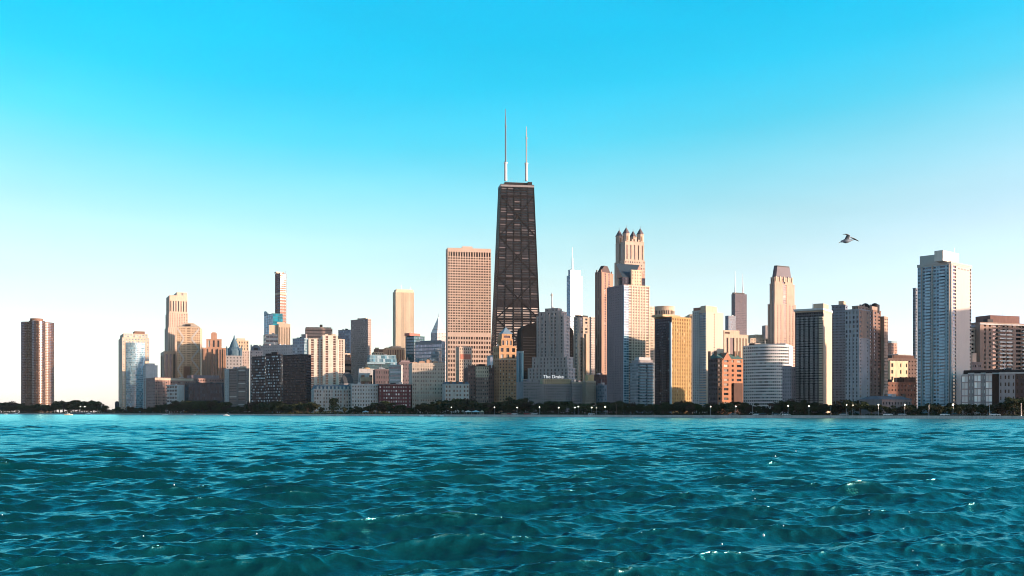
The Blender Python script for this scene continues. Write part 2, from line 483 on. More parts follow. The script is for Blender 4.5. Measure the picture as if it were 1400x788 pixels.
# stone-capped blue glass tower
b = B('glass_tower', 'blue glass tower with a stepped cream stone cap, leftmost of the main skyline group', 1500, 16, 162, 167, 204, cat='tower')
b.gl = G_PALEBLUE
b.tier(GZ, b.z(462), CREAM, Rs=S(9, 30, 0.5, 0.45), Ls=S(4, 30, 0.75, 0.5, g=G_PALEBLUE))
x0, x1 = b.Rx(169), b.Rx(202)
b.tier(b.z(462) + 0.72, b.z(456.5), CREAM, Rs=S(8, 2, 0.5, 0.6), x0=x0, x1=x1, y0=1.5, y1=b.b - 2)
x0, x1 = b.Rx(172), b.Rx(198.5)
n = 16; bow = [(x0 + (x1 - x0) * i / n, -0.3 - 9 * math.sin(math.pi * (0.12 + 0.76 * i / n)) ** 1.0 + 3) for i in range(n + 1)]
bow = [(x0, -0.02)] + bow + [(x1, -0.02)]
b.tower(bow, GZ, b.z(469), [S(1, 34, 0.9, 0.62, 0.2)] * (len(bow) - 1) + [None], PALEBLUE, G_PALEBLUE, name='glass_bay', coping=0)
b.pent(184, 198, 453, b.z(456.5) + 0.7, BROWN)

b = B('office_block', 'pale grey concrete block with a stepped shoulder beside the blue glass tower', 1460, 30, 197, 199, 215.5, depth=20)
b.tier(GZ, b.z(500), LGREY, x1=b.Rx(215.5), Ls=S(3, None, 0.5, 0.4)); b.pent(201, 212, 497, b.z(500) + .7, LGREY, d0=0.02, d1=0.6)
b.pent(198.5, 204, 494, b.z(500) + .7, CREAM, name='roof_ledge', d0=0.62, d1=0.9)

b = B('brick_block', 'long mauve brown low block with a lit parapet, left of the pale office box', 1420, 20, 197, 212, 306)
b.tier(GZ, b.z(517), [wall((0.30, 0.19, 0.17))], Rs=S(28, 12, 0.45, 0.45), Ls=S(9, 12, 0.45, 0.45)); b.pent(262, 300, 513, b.z(517) + .7, MAUVE)
b.box('parapet', -0.4, b.a * 0.55, -0.5, -0.02, b.z(520), b.z(517.2), CREAM)  # sunlit top edge put in as a paler cream strip
for k in range(10): b.box('pier', b.Rx(216 + k * 5) - .4, b.Rx(216 + k * 5) + .4, -0.5, -0.02, GZ, b.z(520) - .05, wall((0.34, 0.22, 0.19)))

b = B('office_block', 'small pale office box with one blank side, left of the dark blue glass box', 1330, 62, 228, 242, 252)
b.tier(GZ, b.z(527), LGREY, Ls=S([(1, .84), (1, .84), (1, .84), (1, .84)], 8, fh=0.55), Rs=None); b.gl = G_N
b = B('glass_block', 'wide low dark blue glass box behind the lakefront trees', 1320, 70, 253, 304, 306)
b.tier(GZ, b.z(524.5), wall((0.03, 0.045, 0.06), 0.4), Ls=S(22, 9, 0.86, 0.8, 0.15), g=glass((0.010, 0.022, 0.034), (0.05, 0.085, 0.115), 0.25, 0.08, 1.45)); b.box('parapet', -0.1, b.a, -0.2, b.b, b.z(524.5) + .72, b.z(523.4), GREY)

# tall stepped pink stone tower
GP = glass((.15, .10, .085), (.35, .27, .23), .35)
b = B('stone_tower', 'tall stepped pinkish stone tower rising behind the tower with white zigzag bracing', 1660, 17, 225, 230, 257, cat='tower')
b.tier(GZ, b.z(448), PINK, Rs=S(9, 42, 0.42, 0.55), Ls=S(5, 42, 0.42, 0.55), g=GP)
b.tier(b.z(448) + .72, b.z(428), PINK, Rs=S(8, 9, 0.5, 0.6), Ls=S(5, 9, 0.5, 0.6), g=GP, x0=1.2, y0=1, y1=b.b - 2)
b.tier(b.z(428) + .72, b.z(404), PINK, Rs=S(7, 1, 0.42, 0.62, 1.0, .2), Ls=S(3, 1, 0.5, 0.7, 1.0), x0=b.Rx(232), x1=b.a - .6, y0=2, y1=b.b - 3)
b.tier(b.z(404) + .72, b.z(399.5), PINK, Rs=S([(1, 0), (1, .7), (1, 0)], 1, .5, .8, 1.2), x0=b.Rx(242), x1=b.a - .8, y0=2.4, y1=b.b - 4)
b = B('stone_tower', 'narrow pinkish tower with dark window strips below the tall stepped stone tower', 1622, 22, 219.5, 224, 241, cat='tower')
b.tier(GZ, b.z(481), PINK, Rs=S([(1, .0), (1.6, .9), (1, 0), (1.6, .9), (.8, 0), (1.6, .9), (.5, 0)], 1, .5, .93, 1.0), Ls=S(2, 1, .6, .9, 1.0))

# tower with white zigzag bracing
b = B('braced_tower', 'tan tower with white zigzag bracing and a sloped crown', 1600, 12, 240, 242, 273.5, cat='tower', depth=40)
zt = b.z(448)
b.tier(GZ, zt, TAN, Rs=S([(1, .6)] * 5 + [(.6, 0), (2.2, .96), (.5, 0)] + [(1, .6)] * 5, 38, .6, .5, .3), Ls=S(8, 38, .6, .5), g=glass((0.11, 0.07, 0.045), (0.28, 0.20, 0.14), .3))
x0, x1 = b.Rx(246), b.Rx(270.5); xa, xb = b.Rx(252), b.Rx(263)
cr = MB(); zc = b.z(440.5); zm = b.z(446)
cr.poly([(0, 0), (b.a, 0), (b.a, b.b), (0, b.b)], zt + .72, [(x0 * .5, 3), (x1 + (b.a - x1) * .5, 3), (x1 + (b.a - x1) * .5, b.b - 3), (x0 * .5, b.b - 3)], zm, cap=False)
cr.poly([(x0 * .5, 3), (x1 + (b.a - x1) * .5, 3), (x1 + (b.a - x1) * .5, b.b - 3), (x0 * .5, b.b - 3)], zm, [(xa, 9), (xb, 9), (xb, b.b - 9), (xa, b.b - 9)], zc)
b.mesh('crown', cr, CREAM)
b.box('louvre', b.Rx(253.5, 2), b.Rx(260.5, 2), 1.2, 6, b.z(445.6), b.z(443.2), BLACK)
for (pa, pb) in ((242.5, 252), (261.5, 272.5)):
    zz = [449, 463, 477, 491, 505, 519]
    for k in range(5):
        m = MB(); q0, q1 = (pa, pb) if (k % 2 == (0 if pa < 250 else 1)) else (pb, pa)
        xA, xB = b.Rx(q0), b.Rx(q1); zA, zB = b.z(zz[k]), b.z(zz[k + 1]); w = 2.1
        m.face([(xA, -.5, zA - w), (xB, -.5, zB - w), (xB, -.5, zB + w), (xA, -.5, zA + w)]); m.face([(xA, -.5, zA + w), (xB, -.5, zB + w), (xB, -.02, zB + w), (xA, -.02, zA + w)]); m.face([(xA, -.02, zA - w), (xB, -.02, zB - w), (xB, -.5, zB - w), (xA, -.5, zA - w)])
        b.mesh('brace', m, WHITE)
b.box('stair_block', b.Rx(251.5), b.Rx(260.5), -3.5, -.02, GZ, b.z(501), BROWN)

b = B('brick_tower', 'brown brick tower with clustered vertical piers stepping up to a central spike', 1560, 16, 273.5, 276, 310, cat='tower', depth=36)
M = wall((0.36, 0.21, 0.15))
b.tier(GZ, b.z(476), M, Rs=S([(.5, 0)] + [(1, .7), (.7, 0)] * 6, 1, .5, .96, .9), Ls=S(4, 1, .5, .95, .8), g=glass((0.03, .02, .02), (.2, .14, .12), .3))
b.tier(b.z(476) + .72, b.z(464), M, Rs=S([(.5, 0)] + [(1, .7), (.7, 0)] * 3, 1, .5, .8, .9), x0=b.Rx(282), x1=b.Rx(303), y0=2, y1=b.b - 3)
b.tier(b.z(464) + .72, b.z(456), M, x0=b.Rx(288.5), x1=b.Rx(296.5), y0=2.5, y1=12); b.pent(290, 295, 454.5, b.z(456) + .7, M, name='spike', d0=.1, d1=.25)
for px in (279, 285.5, 292, 299, 306): b.box('pier', b.Rx(px) - .9, b.Rx(px) + .9, -1.6, -.02, GZ, b.z(477), M)

# domed hotel
b = B('domed_hotel', 'grey stone hotel with a blue green domed roof and a short spire', 1400, 14, 307.5, 309, 331, depth=24)
M = wall((.33, .31, .31))
b.tier(GZ, b.z(487), M, Rs=S(5, 18, .35, .4), Ls=S(4, 18, .4, .4))
xc, yc, rr = b.a / 2, b.a / 2, b.a / 2 * .95
m = MB(); m.lathe([(rr, b.z(487) + .72), (rr, b.z(482)), (rr * 1.02, b.z(480)), (rr * .9, b.z(476.5)), (rr * .62, b.z(474)), (rr * .5, b.z(470)), (rr * .42, b.z(468)), (rr * .25, b.z(464.5)), (rr * .10, b.z(461)), (rr * .09, b.z(459.5)), (.1, b.z(457))], 16, xc, yc)
b.mesh('dome', m, COPPER)
for dx in (-.6, .6):
    m = MB(); m.lathe([(1.1, b.z(487) + .72), (1.1, b.z(477)), (1.3, b.z(476.5)), (.1, b.z(473))], 8, xc + dx * rr * 1.6, 1.5); b.mesh('turret', m, COPPER)
b.box('dormer', xc - 2.4, xc + 2.4, .2, 3, b.z(484), b.z(479), COPPER)

b = B('hotel_block', 'tan and pink block lit at the top, right behind the domed hotel', 1500, 20, 319, 321, 341, depth=28)
b.tier(GZ, b.z(480), wall((.42, .33, .29)), Rs=S(6, 24, .35, .4)); b.tier(b.z(480) + .72, b.z(466), TAN, Rs=S(5, 3, .4, .6, .8), x0=b.Rx(322), x1=b.Rx(340), y0=1, y1=b.b - 2); b.pent(324, 335, 462.5, b.z(466) + .7, PINK)  # sun on the top put into the upper storeys' tan colour
b = B('hotel_block', 'grey block with an arched gable between the domed hotel and the twin glass towers', 1440, 15, 340.5, 342, 359, depth=25)
b.tier(GZ, b.z(480), wall((.36, .33, .33)), Rs=S(5, 20, .35, .4), Ls=S(2, 20, .4, .4))
m = MB(); xa, xb = b.Rx(343), b.Rx(356.5); arc = [(xa + (xb - xa) * (1 - math.cos(math.pi * i / 12)) / 2, b.z(480) + .72 + (b.z(472.5) - b.z(480)) * math.sin(math.pi * i / 12)) for i in range(13)]
m.face([(x, .1, z) for x, z in arc])
for (x, z), (x2, z2) in zip(arc, arc[1:]): m.face([(x, .1, z), (x, 14, z), (x2, 14, z2), (x2, .1, z2)])
b.mesh('arched_gable', m, SLATE); b.box('gable_window', b.Rx(347), b.Rx(352.5), -.2, .08, b.z(479), b.z(475.5), BLACK)
for k in range(4): b.box('crenel', b.Rx(342.5 + k * 4, 16), b.Rx(344.5 + k * 4, 16), 15, 18, b.z(480) + .72, b.z(470.5), M)
b = B('apartment_slab', 'grey brown apartment slab with ribbon windows below the domed hotel', 1280, 66, 313, 336, 341)
b.tier(GZ, b.z(504.5), wall((.19, .165, .16)), Ls=S([(3, .9), (.35, 0), (3, .9)], 17, fh=.42), Rs=S(2, 17, .5, .4), g=G_LIGHT); b.pent(328, 335, 501, b.z(504.5) + .7, CREAM, face='L')
b = B('apartment_slab', 'narrow pale concrete slab end left of the grey brown apartment slab', 1300, 62, 307, 312.8, 316)
b.tier(GZ, b.z(505), LGREY, Ls=S(2, 16, .2, .3))

# twin lakefront glass towers
g = glass((.014, .024, .032), (.42, .54, .60), .5, .06, 1.5)
b = B('glass_tower', 'dark steel and glass tower with bright blinds, left of the lakefront pair', 1230, 66, 344, 362.5, 366, cat='tower')
b.tier(GZ, b.z(488), BLACK, Ls=S(9, 20, .86, .5, .2), Rs=S(5, 20, .86, .5, .2), g=g)
b = B('glass_tower', 'dark steel and glass tower with rooftop blocks, right of the lakefront pair', 1180, 66, 363, 383, 386.5, cat='tower')
b.tier(GZ, b.z(485.5), BLACK, Ls=S([(1, .88)] * 4 + [(.4, 0)] + [(1, .88)] * 4 + [(.4, 0)] + [(1, .88)] * 4, 20, fh=.5, d=.2), Rs=S(5, 20, .86, .5, .2), g=g); b.pent(371, 379, 481.5, b.z(485.5) + .7, DARK, face='L'); b.pent(363, 371, 483.5, b.z(485.5) + .7, DARK, face='L', d0=.1, d1=.5)
b = B('glass_tower', 'plain black glass slab near the shore, left of the white striped tower', 1150, 64, 387, 419, 425.5, cat='tower')
b.tier(GZ, b.z(486), BLACK, Ls=S(18, 22, .88, .55, .2), Rs=S(6, 22, .6, .5, .4, pm=1), g=G_DARK); b.box('parapet', -.1, b.a, -.2, b.b, b.z(486) + .72, b.z(484.6), DARK)

b = B('glass_tower', 'teal glass tower with a pointed corner at the foot of the slender banded tower', 2050, 20, 361, 373, 386.5, cat='tower')
b.tier(GZ, b.z(429), wall((.03, .13, .17), .5), Rs=S(6, 40, .92, .8, .15, g=glass((.004, .10, .15), (.02, .16, .22), .3, .08, 1.35)), Ls=S(5, 40, .92, .8, .15, g=glass((.004, .10, .14), (.02, .16, .2), .3, .08, 1.35)))
m = MB(); m.poly([(0, b.b * .5), (3, b.b * .5), (3, b.b), (0, b.b)], b.z(429) + .72, [(0, b.b * .8), (1, b.b * .8), (1, b.b), (0, b.b)], b.z(423)); b.mesh('corner_peak', m, BLUEM)
b = B('banded_tower', 'slender tall banded residential tower with a crane mast on its top', 2550, 42, 376, 383, 391.5, cat='tower')
M = wall((.26, .15, .12))
b.tier(GZ, b.z(403), M, Rs=S(3, 40, .8, .5, .8), Ls=S(4, 40, .8, .55, .8), g=G_DARK)
b.tier(b.z(403) + .72, b.z(400), CREAM, roof=False); b.tier(b.z(400), b.z(374), M, Rs=S(3, 9, .8, .5, .8), Ls=S(4, 9, .8, .55, .8), g=G_DARK); b.pent(378, 388, 371.5, b.z(374) + .7, CREAM); b.mast(390, 368, b.z(374) + .7, .7, yy=3)
b = B('hotel_block', 'white stepped block with ribbon windows below the teal glass tower', 1700, 20, 361, 363, 380, depth=30)
b.tier(GZ, b.z(457.5), WHITE, Rs=S(3, 18, .92, .45), Ls=S(2, 18, .8, .4))
b = B('hotel_tower', 'cream tower with vertical ribs catching the sun, right of the white stepped block', 1960, 14, 378, 381, 397, depth=30, cat='tower')
b.tier(GZ, b.z(443.5), CREAM, Rs=S(7, 1, .4, .93, .8), Ls=S(3, 1, .4, .93, .8), g=glass((.2, .14, .09), (.4, .3, .2), .3))
b.pent(379, 389, 440.5, b.z(443.5) + .7, CREAM, d0=.1, d1=.4)
m = MB(); b2x = b.Rx(369, 4); b.box('lower_wing', b.Rx(368, 5), -.02, 5, b.b - 4, GZ, b.z(444.5), CREAM)
b = B('office_block', 'wide pale grey block in shade below the cream ribbed tower', 1600, 66, 356, 400, 404)
b.tier(GZ, b.z(472), wall((.42, .42, .44)), Ls=S(18, 22, .3, .3), Rs=None); b.box('plant_room', 2, b.a - 1, b.b * .75, b.b * .95, b.z(472) + .75, b.z(469.5), GREY)
b = B('glass_block', 'grey blue glass block with a taller right end, left behind the white striped tower', 1500, 60, 400, 416, 421)
b.tier(GZ, b.z(463), BLUEM, Ls=S(5, 26, .88, .6, .2), Rs=S(3, 26, .8, .6, .2), g=G_BLUE); b.pent(412, 418, 457, b.z(463) + .7, GREY, face='L')
b = B('banded_block', 'broad pink block with horizontal bands and a small brown chimney box on the roof', 1720, 13, 416, 418, 454.5, depth=40)
b.tier(GZ, b.z(449.5), wall((.50, .33, .27)), Rs=S(1, 26, .97, .42, .6), Ls=S(1, 26, .9, .4), g=glass((.10, .06, .05), (.25, .17, .14), .3)); b.pent(437.5, 441, 444, b.z(449.5) + .7, BROWN); b.pent(418, 453, 447.2, b.z(449.5) + .7, PINK, name='roof_storey', d0=.05, d1=.8)

# white striped tower
b = B('striped_tower', 'white tower with tall brown window stripes and a taller middle wing, near the shore', 1240, 14, 420.5, 422, 471.5, depth=45, cat='tower')
gb = glass((.07, .028, .016), (.22, .11, .07), .25, .14, 1.7)
def stripes(spec): return S(spec, 32, .5, .8, .5, g=gb)
xm0, xm1 = b.Rx(441), b.Rx(462)
W2 = wall((.62, .54, .46))
b.tier(GZ, b.z(463.5), W2, x1=xm0, y0=2, Rs=stripes([(1.3, 0), (1.5, .95), (1.8, 0), (1.1, .9), (.6, 0), (1.1, .9)]), Ls=stripes([(1, 0), (1, .9), (1, 0)]))
b.tier(GZ, b.z(459), W2, x0=xm0 + .02, x1=xm1, y0=-1.5, y1=b.b + 1, Rs=stripes([(1.5, 0), (1.5, .95), (2.6, 0), (1.4, .95), (1.2, 0)]), Ls=None)
b.tier(GZ, b.z(464), W2, x0=xm1 + .02, y0=1.5, Rs=stripes([(1.0, 0), (1, .95), (.7, 0), (.9, .95), (1.4, 0)]))
b.pent(444, 459, 456.8, b.z(459) + .7, CREAM)

b = B('office_slab', 'plain grey blue slab behind the white striped tower', 1720, 64, 462.5, 478, 482)
b.tier(GZ, b.z(451.5), GREYBLUE, Ls=S(10, 30, .8, .6, .15), Rs=None, g=G_BLUE); b.box('lower_wing', .2, b.a - .2, b.b + .02, b.b + 9, GZ, b.z(459), GREYBLUE)
b = B('apartment_slab', 'tall brown slab with speckled pale windows and a thin white rooftop edge', 1500, 50, 479.5, 503, 507.5, cat='tower')
b.tier(GZ, b.z(436.5), wall((.33, .27, .25)), Ls=S(18, 44, .62, .5, .3, g=glass((.10, .075, .07), (.48, .40, .36), .45)), Rs=S(4, 44, .4, .4)); b.pent(490, 500, 434.8, b.z(436.5) + .7, CREAM, face='L')
b = B('office_block', 'small dark block with orange lit bands squeezed left of the speckled brown slab', 1420, 20, 470, 471, 480, depth=20)
b.tier(GZ, b.z(486), BROWN, Rs=S(1, 9, .96, .4, .5), g=G_DARK); b.pent(471.5, 479, 483, b.z(486) + .7, CREAM)
b = B('mansard_house', 'dark slate mansard roofed block right of the white striped tower', 1160, 14, 466, 467, 483.5, depth=24)
b.tier(GZ, b.z(525), GREY, Rs=S(6, 9, .4, .5))
m = MB(); pf = [(0, 0), (b.a, 0), (b.a, b.b), (0, b.b)]; sc = lambda k, e: [(e + (b.a - 2 * e) * x / b.a, e + (b.b - 2 * e) * y / b.b) for x, y in pf]
m.poly(pf, b.z(525) + .72, sc(0, 1.2), b.z(516), cap=False); m.poly(sc(0, 1.2), b.z(516), sc(0, 4.5), b.z(509)); b.mesh('mansard', m, wall((.07, .075, .085), .6))

b = B('apartment_house', 'white lakefront building with a blue grey mansard roof, leftmost of the low front row', 1050, 12, 425.5, 429, 480)
b.tier(GZ, b.z(533), WHITE, Rs=S([(1, .5)] * 3 + [(.4, 0)] + [(1, .5)] * 4 + [(.4, 0)] + [(1, .5)] * 3 + [(.4, 0)] + [(1, .5)] * 3, 7, .5, .6, .4), Ls=S(4, 7, .5, .6, .4))
m = MB(); pf = [(0, 0), (b.a, 0), (b.a, b.b), (0, b.b)]; m.poly(pf, b.z(533) + .72, sc(0, 2), b.z(526)); b.mesh('mansard', m, SLATE)
for k in range(9): b.box('dormer', b.Rx(433 + k * 5.2), b.Rx(435.5 + k * 5.2), .05, 2.5, b.z(532), b.z(528.5), WHITE)
b = B('apartment_house', 'pale grey lakefront block with an even grid of small dark windows', 1042, 12, 479.8, 480.8, 517, depth=22)
b.tier(GZ, b.z(526), wall((.47, .46, .45)), Rs=S(10, 8, .42, .5, .5)); b.box('cornice', -.4, b.a + .3, -.6, -.02, b.z(526) - 1.2, b.z(525) - .02, LGREY)
b = B('apartment_house', 'maroon brick lakefront block with white framed windows', 1040, 12, 517.3, 518.3, 562, depth=22)
b.tier(GZ, b.z(527), MAROON, Rs=S([(1, .55), (.6, 0)] + [(1, .62)] * 10 + [(.6, 0), (1, .55)], 8, .5, .48, .25), g=glass((.10, .09, .10), (.7, .68, .68), .6))
b.box('cornice', -.4, b.a + .3, -.6, b.b, b.z(527) + .72, b.z(525), wall((.30, .20, .19)))

b = B('theatre_block', 'grey block with two dark bays and a glowing orange rooftop arch', 1180, 12, 490, 491, 512, depth=20)
b.tier(GZ, b.z(505), LGREY, Rs=S([(.4, 0), (1, .8), (.8, 0), (1, .8), (.4, 0)], 1, .5, .35, .8, .8), g=G_DARK)
m = MB(); m.lathe([(b.a * .26, b.z(505) + .72), (b.a * .26, b.z(503.8)), (b.a * .18, b.z(502.6)), (.1, b.z(502))], 18, b.a / 2, 7); b.mesh('arch_roof', m, wall((.55, .30, .12))); b.pent(493, 509, 516, b.z(522), TAN, name='lower_terrace', d0=-.3, d1=-.02)
b = B('brick_block', 'dark brown brick walk-up with small windows behind the maroon lakefront block', 1150, 14, 511.5, 513, 532, depth=22)
b.tier(GZ, b.z(506), wall((.13, .10, .11)), Rs=S(8, 9, .45, .5)); b.box('parapet', -.2, b.a, -.3, 5, b.z(506) + .72, b.z(504.5), GREY)
b = B('office_block', 'small modern white block with dark ribbon windows behind the maroon lakefront block', 1130, 60, 532, 548.5, 550.5)
b.tier(GZ, b.z(500), WHITE, Ls=S(1, 12, .95, .5, .5), Rs=None, g=G_BLUE); b.pent(534, 547, 498.5, b.z(500) + .7, GREY, face='L')
b = B('brick_block', 'dim mauve brown brick block right of the small white ribbon window block', 1200, 14, 545, 546, 566, depth=24)
b.tier(GZ, b.z(496), wall((.17, .13, .14)), Rs=S(9, 13, .4, .45)); b.pent(548, 560, 493, b.z(496) + .7, MAUVE)
b = B('glass_block', 'dark low glass block with a pale blue canopy under the wide blue glass hall', 1260, 14, 501, 503, 534, depth=28)
b.tier(GZ, b.z(497), wall((.06, .10, .12), .5), Rs=S(10, 14, .85, .6, .2), g=G_TEAL); b.box('canopy', -1, b.a * .75, -3, -.02, b.z(498), b.z(495.5), PALEBLUE)
b = B('glass_hall', 'wide pale blue glass building with a sloped glazed front', 1320, 14, 503, 505, 544, depth=36)
pf = [(0, 0), (b.a, 0), (b.a, b.b), (0, b.b)]
b.tier(GZ, b.z(500), BLUEM, Rs=S(14, 14, .8, .5), g=G_BLUE, roof=False)
b.tower(pf, b.z(500), b.z(485.5), [S(14, 3, .93, .85, .15), S(8, 3, .9, .8), None, S(8, 3, .9, .8)], PALEBLUE, G_PALEBLUE, top=[(1.5, 7), (b.a - 2, 7), (b.a - 2, b.b), (1.5, b.b)])
b = B('hotel_block', 'low sunlit tan block with a dark roof storey right of the speckled brown slab', 1640, 14, 509, 511, 529, depth=30)
b.tier(GZ, b.z(482), TAN, Rs=S(7, 22, .5, .45)); b.pent(512, 528, 477.5, b.z(482) + .7, BROWN); b.pent(513, 518, 475.5, b.z(482) + .72, TAN, name='tank', d0=.75, d1=.95)
b = B('ribbed_block', 'orange pink block with bold vertical ribs in front of the pale striped skyscraper', 1520, 14, 527, 528, 553.5, depth=34)
b.tier(GZ, b.z(476), wall((.52, .33, .22)), Rs=S(11, 1, .5, .95, 1.2), g=glass((.13, .06, .045), (.25, .14, .1), .3)); b.pent(535, 548, 473.5, b.z(476) + .7, PINK)
b = B('striped_skyscraper', 'tall pale sunlit tower with fine vertical stripes and a flat top', 3000, 19, 537, 541, 566, cat='tower')
MW = wall((.58, .49, .37))
b.tier(GZ, b.z(398.5), MW, Rs=S(20, 1, .42, .985, 1.0), Ls=S(18, 1, .45, .985, 1.0), g=glass((.24, .18, .12), (.4, .32, .22), .3)); b.pent(542, 565, 395.5, b.z(398.5) + .7, MW, d0=.05, d1=.9); b.mast(548.5, 388, b.z(395), .8, M_METAL); b.mast(561, 392, b.z(395), .7, M_METAL)
b = B('glass_tower', 'dark teal glass tower with a red roof storey', 1450, 48, 554.5, 566, 580.5, cat='tower')
b.tier(GZ, b.z(460), wall((.02, .08, .09), .4), Ls=S(8, 26, .9, .7, .15), Rs=S(9, 26, .9, .7, .15), g=G_TEAL); b.pent(560, 574.5, 455.5, b.z(460) + .7, wall((.42, .16, .13)), d0=.2, d1=.8)
b = B('glass_block', 'silver blue reflective glass box with a grey top rim, above the cream ornate block', 1360, 62, 568, 604, 608.5)
b.tier(GZ, b.z(470), wall((.22, .25, .29), .4), Ls=S(20, 20, .9, .68, .15), Rs=S(5, 20, .9, .7, .15), g=glass((.09, .13, .17), (.3, .38, .42), .4, .05, 2.3)); b.box('rim', -.3, b.a, -.4, b.b, b.z(470) + .72, b.z(466.5), wall((.20, .22, .25))); b.pent(574, 602, 465.3, b.z(466.5), GREYBLUE, face='L')

# ornate cream block
b = B('ornate_block', 'cream stone lakefront block with an ornate sunlit roofline', 1050, 13, 562.3, 563.5, 608, depth=26)
M = wall((.46, .39, .33))
b.tier(GZ, b.z(497), M, Rs=S([(1, .45)] * 3 + [(.5, 0)] + [(1, .45)] * 7 + [(.5, 0)] + [(1, .45)] * 3, 13, .5, .48, .5))
for py in (499.5, 543): b.box('cornice', -.5, b.a + .4, -.9, -.02, b.z(py) - .6, b.z(py) + .6, M)
for (p0, p1, y) in ((564, 570, 494.5), (573, 581, 493), (583, 590, 490), (592, 599, 492.5), (601, 606.5, 494.5)):
    m = MB(); xa, xb = b.Rx(p0, 3), b.Rx(p1, 3); z0 = b.z(497) + .72; z1 = b.z(y)
    m.poly([(xa, 2), (xb, 2), (xb, 9), (xa, 9)], z0, [(xa, 2), (xb, 2), (xb, 9), (xa, 9)], z0 + (z1 - z0) * .6, cap=False); xm = (xa + xb) / 2
    m.poly([(xa, 2), (xb, 2), (xb, 9), (xa, 9)], z0 + (z1 - z0) * .6, [(xm - .6, 4), (xm + .6, 4), (xm + .6, 7), (xm - .6, 7)], z1)
    b.mesh('roof_gable', m, wall((.42, .26, .18)))
b = B('spired_tower', 'slim tower with a diamond pointed silver crown and needle spire', 2900, 38, 589, 598, 610, cat='tower')
M = wall((.46, .43, .42))
zs = b.z(455)
b.tier(GZ, zs, M, Rs=S(6, 60, .6, .5), Ls=S(5, 60, .6, .5), g=G_N, roof=False)
pf = [(0, 0), (b.a, 0), (b.a, b.b), (0, b.b)]; cx_, cy_ = b.a / 2, b.b / 2
m = MB(); m.poly(pf, zs, [(cx_ - 1, cy_ - 1), (cx_ + 1, cy_ - 1), (cx_ + 1, cy_ + 1), (cx_ - 1, cy_ + 1)], b.z(433)); b.mesh('crown', m, wall((.55, .54, .54), .45, metal=.3))
for k in range(1, 5):
    m = MB(); t = k / 5.0; zz = zs + (b.z(433) - zs) * t
    q = [(cx_ + (x - cx_) * (1 - t) * 1.03, cy_ + (y - cy_) * (1 - t) * 1.03) for x, y in pf]; m.poly(q, zz - 1.5, q, zz + 1.5, floor=True); b.mesh('chevron', m, WHITE)
m = MB(); m.tube((cx_, cy_, b.z(433)), (cx_, cy_, b.z(427)), .9, .2); b.mesh('spire', m, M_METAL)

# broad pink grid tower
b = B('grid_tower', 'broad pink tower with a dense window grid left of the tapering black tower', 1650, 10, 609.5, 612, 671.3, cat='tower')
M = wall((.50, .39, .33), var=.1)
zb0, zb1, zt0, zt1 = b.z(459), b.z(455), b.z(351), b.z(343.5)
b.tier(GZ, zb0, M, Rs=S(17, 17, .68, .58, 1.0), Ls=S(14, 17, .58, .52, .8), roof=False, g=glass((.03, .02, .018), (.2, .14, .11), .3))
b.tier(zb0, zb1, M, roof=False, name='belt')
b.tier(zb1, zt0, M, Rs=S(17, 29, .68, .58, 1.0), Ls=S(14, 29, .58, .54, .8), roof=False, g=glass((.03, .02, .018), (.2, .14, .11), .3))
b.tier(zt0, zt1, M, Rs=S(17, 1, .62, .86, 1.6), Ls=S(14, 1, .62, .86, 1.6), roof=False, g=G_DARK, name='louvre_storey')
b.tier(zt1, b.z(339.5), M, name='parapet'); b.pent(632, 646, 337, b.z(339.5) + .7, M, d0=.1, d1=.5)

b = B('hotel_tower', 'slim pink tower with a red panel, before the broad pink grid tower', 1320, 24, 623, 628, 645, cat='tower')
b.tier(GZ, b.z(491.5), PINK, Rs=S(6, 17, .45, .5), Ls=S(4, 17, .4, .5), roof=False); b.tier(b.z(491.5), b.z(484), PINK, roof=False, name='upper_wall'); b.tier(b.z(484), b.z(475), PINK, Rs=S(6, 2, .4, .5), Ls=S(4, 2, .4, .5)); b.box('red_panel', b.Rx(629.5), b.Rx(643.5), -.35, -.02, b.z(491.2), b.z(484.4), wall((.45, .17, .12)))
b = B('apartment_house', 'grey white house row with small dormers right of the cream ornate block', 1020, 12, 607.5, 608.5, 641.5, depth=20)
b.tier(GZ, b.z(526), WHITE, Rs=S([(1, .5), (1, .5), (.4, 0), (1, .45), (1, .45), (1, .45), (.4, 0), (1, .5), (1, .5)], 7, .5, .55, .4))
m = MB(); pf = [(0, 0), (b.a, 0), (b.a, b.b), (0, b.b)]; m.poly(pf, b.z(526) + .72, [(1, 2.5), (b.a - 1, 2.5), (b.a - 1, b.b - 2), (1, b.b - 2)], b.z(522)); b.mesh('mansard', m, SLATE)
for px in (615, 624, 633): b.box('dormer', b.Rx(px), b.Rx(px + 3), .3, 3, b.z(525.8), b.z(521.5), BROWN)
b = B('brick_block', 'dark brick block with a pale lit centre crown, left of the pyramid roofed tower', 1035, 14, 638.5, 640, 676, depth=24)
M = wall((.17, .11, .10))
xa, xb = b.Rx(650.5), b.Rx(668)
b.tier(GZ, b.z(504), M, x1=xa, Rs=S(3, 12, .4, .45), Ls=S(4, 12, .4, .45), y0=1.5); b.tier(GZ, b.z(504), M, x0=xb, Rs=S(3, 12, .4, .45), y0=1.5)
b.tier(GZ, b.z(516), wall((.24, .17, .15)), x0=xa + .02, x1=xb - .02, Rs=S(6, 10, .42, .45), roof=False); b.tier(b.z(516), b.z(501), wall((.52, .44, .34)), x0=xa + .02, x1=xb - .02, Rs=S(6, 3, .42, .5, .8), name='sunlit_tone_crown', roofmat=BLACK)  # sunlight above the shadow line put into the crown's paler colour
for px in (640, 647, 669, 673.5): b.pent(px, px + 2.4, 499.5, b.z(504) + .7, M, name='turret', d0=.08, d1=.2)
b.pent(655, 664, 498, b.z(501) + .7, BLACK)
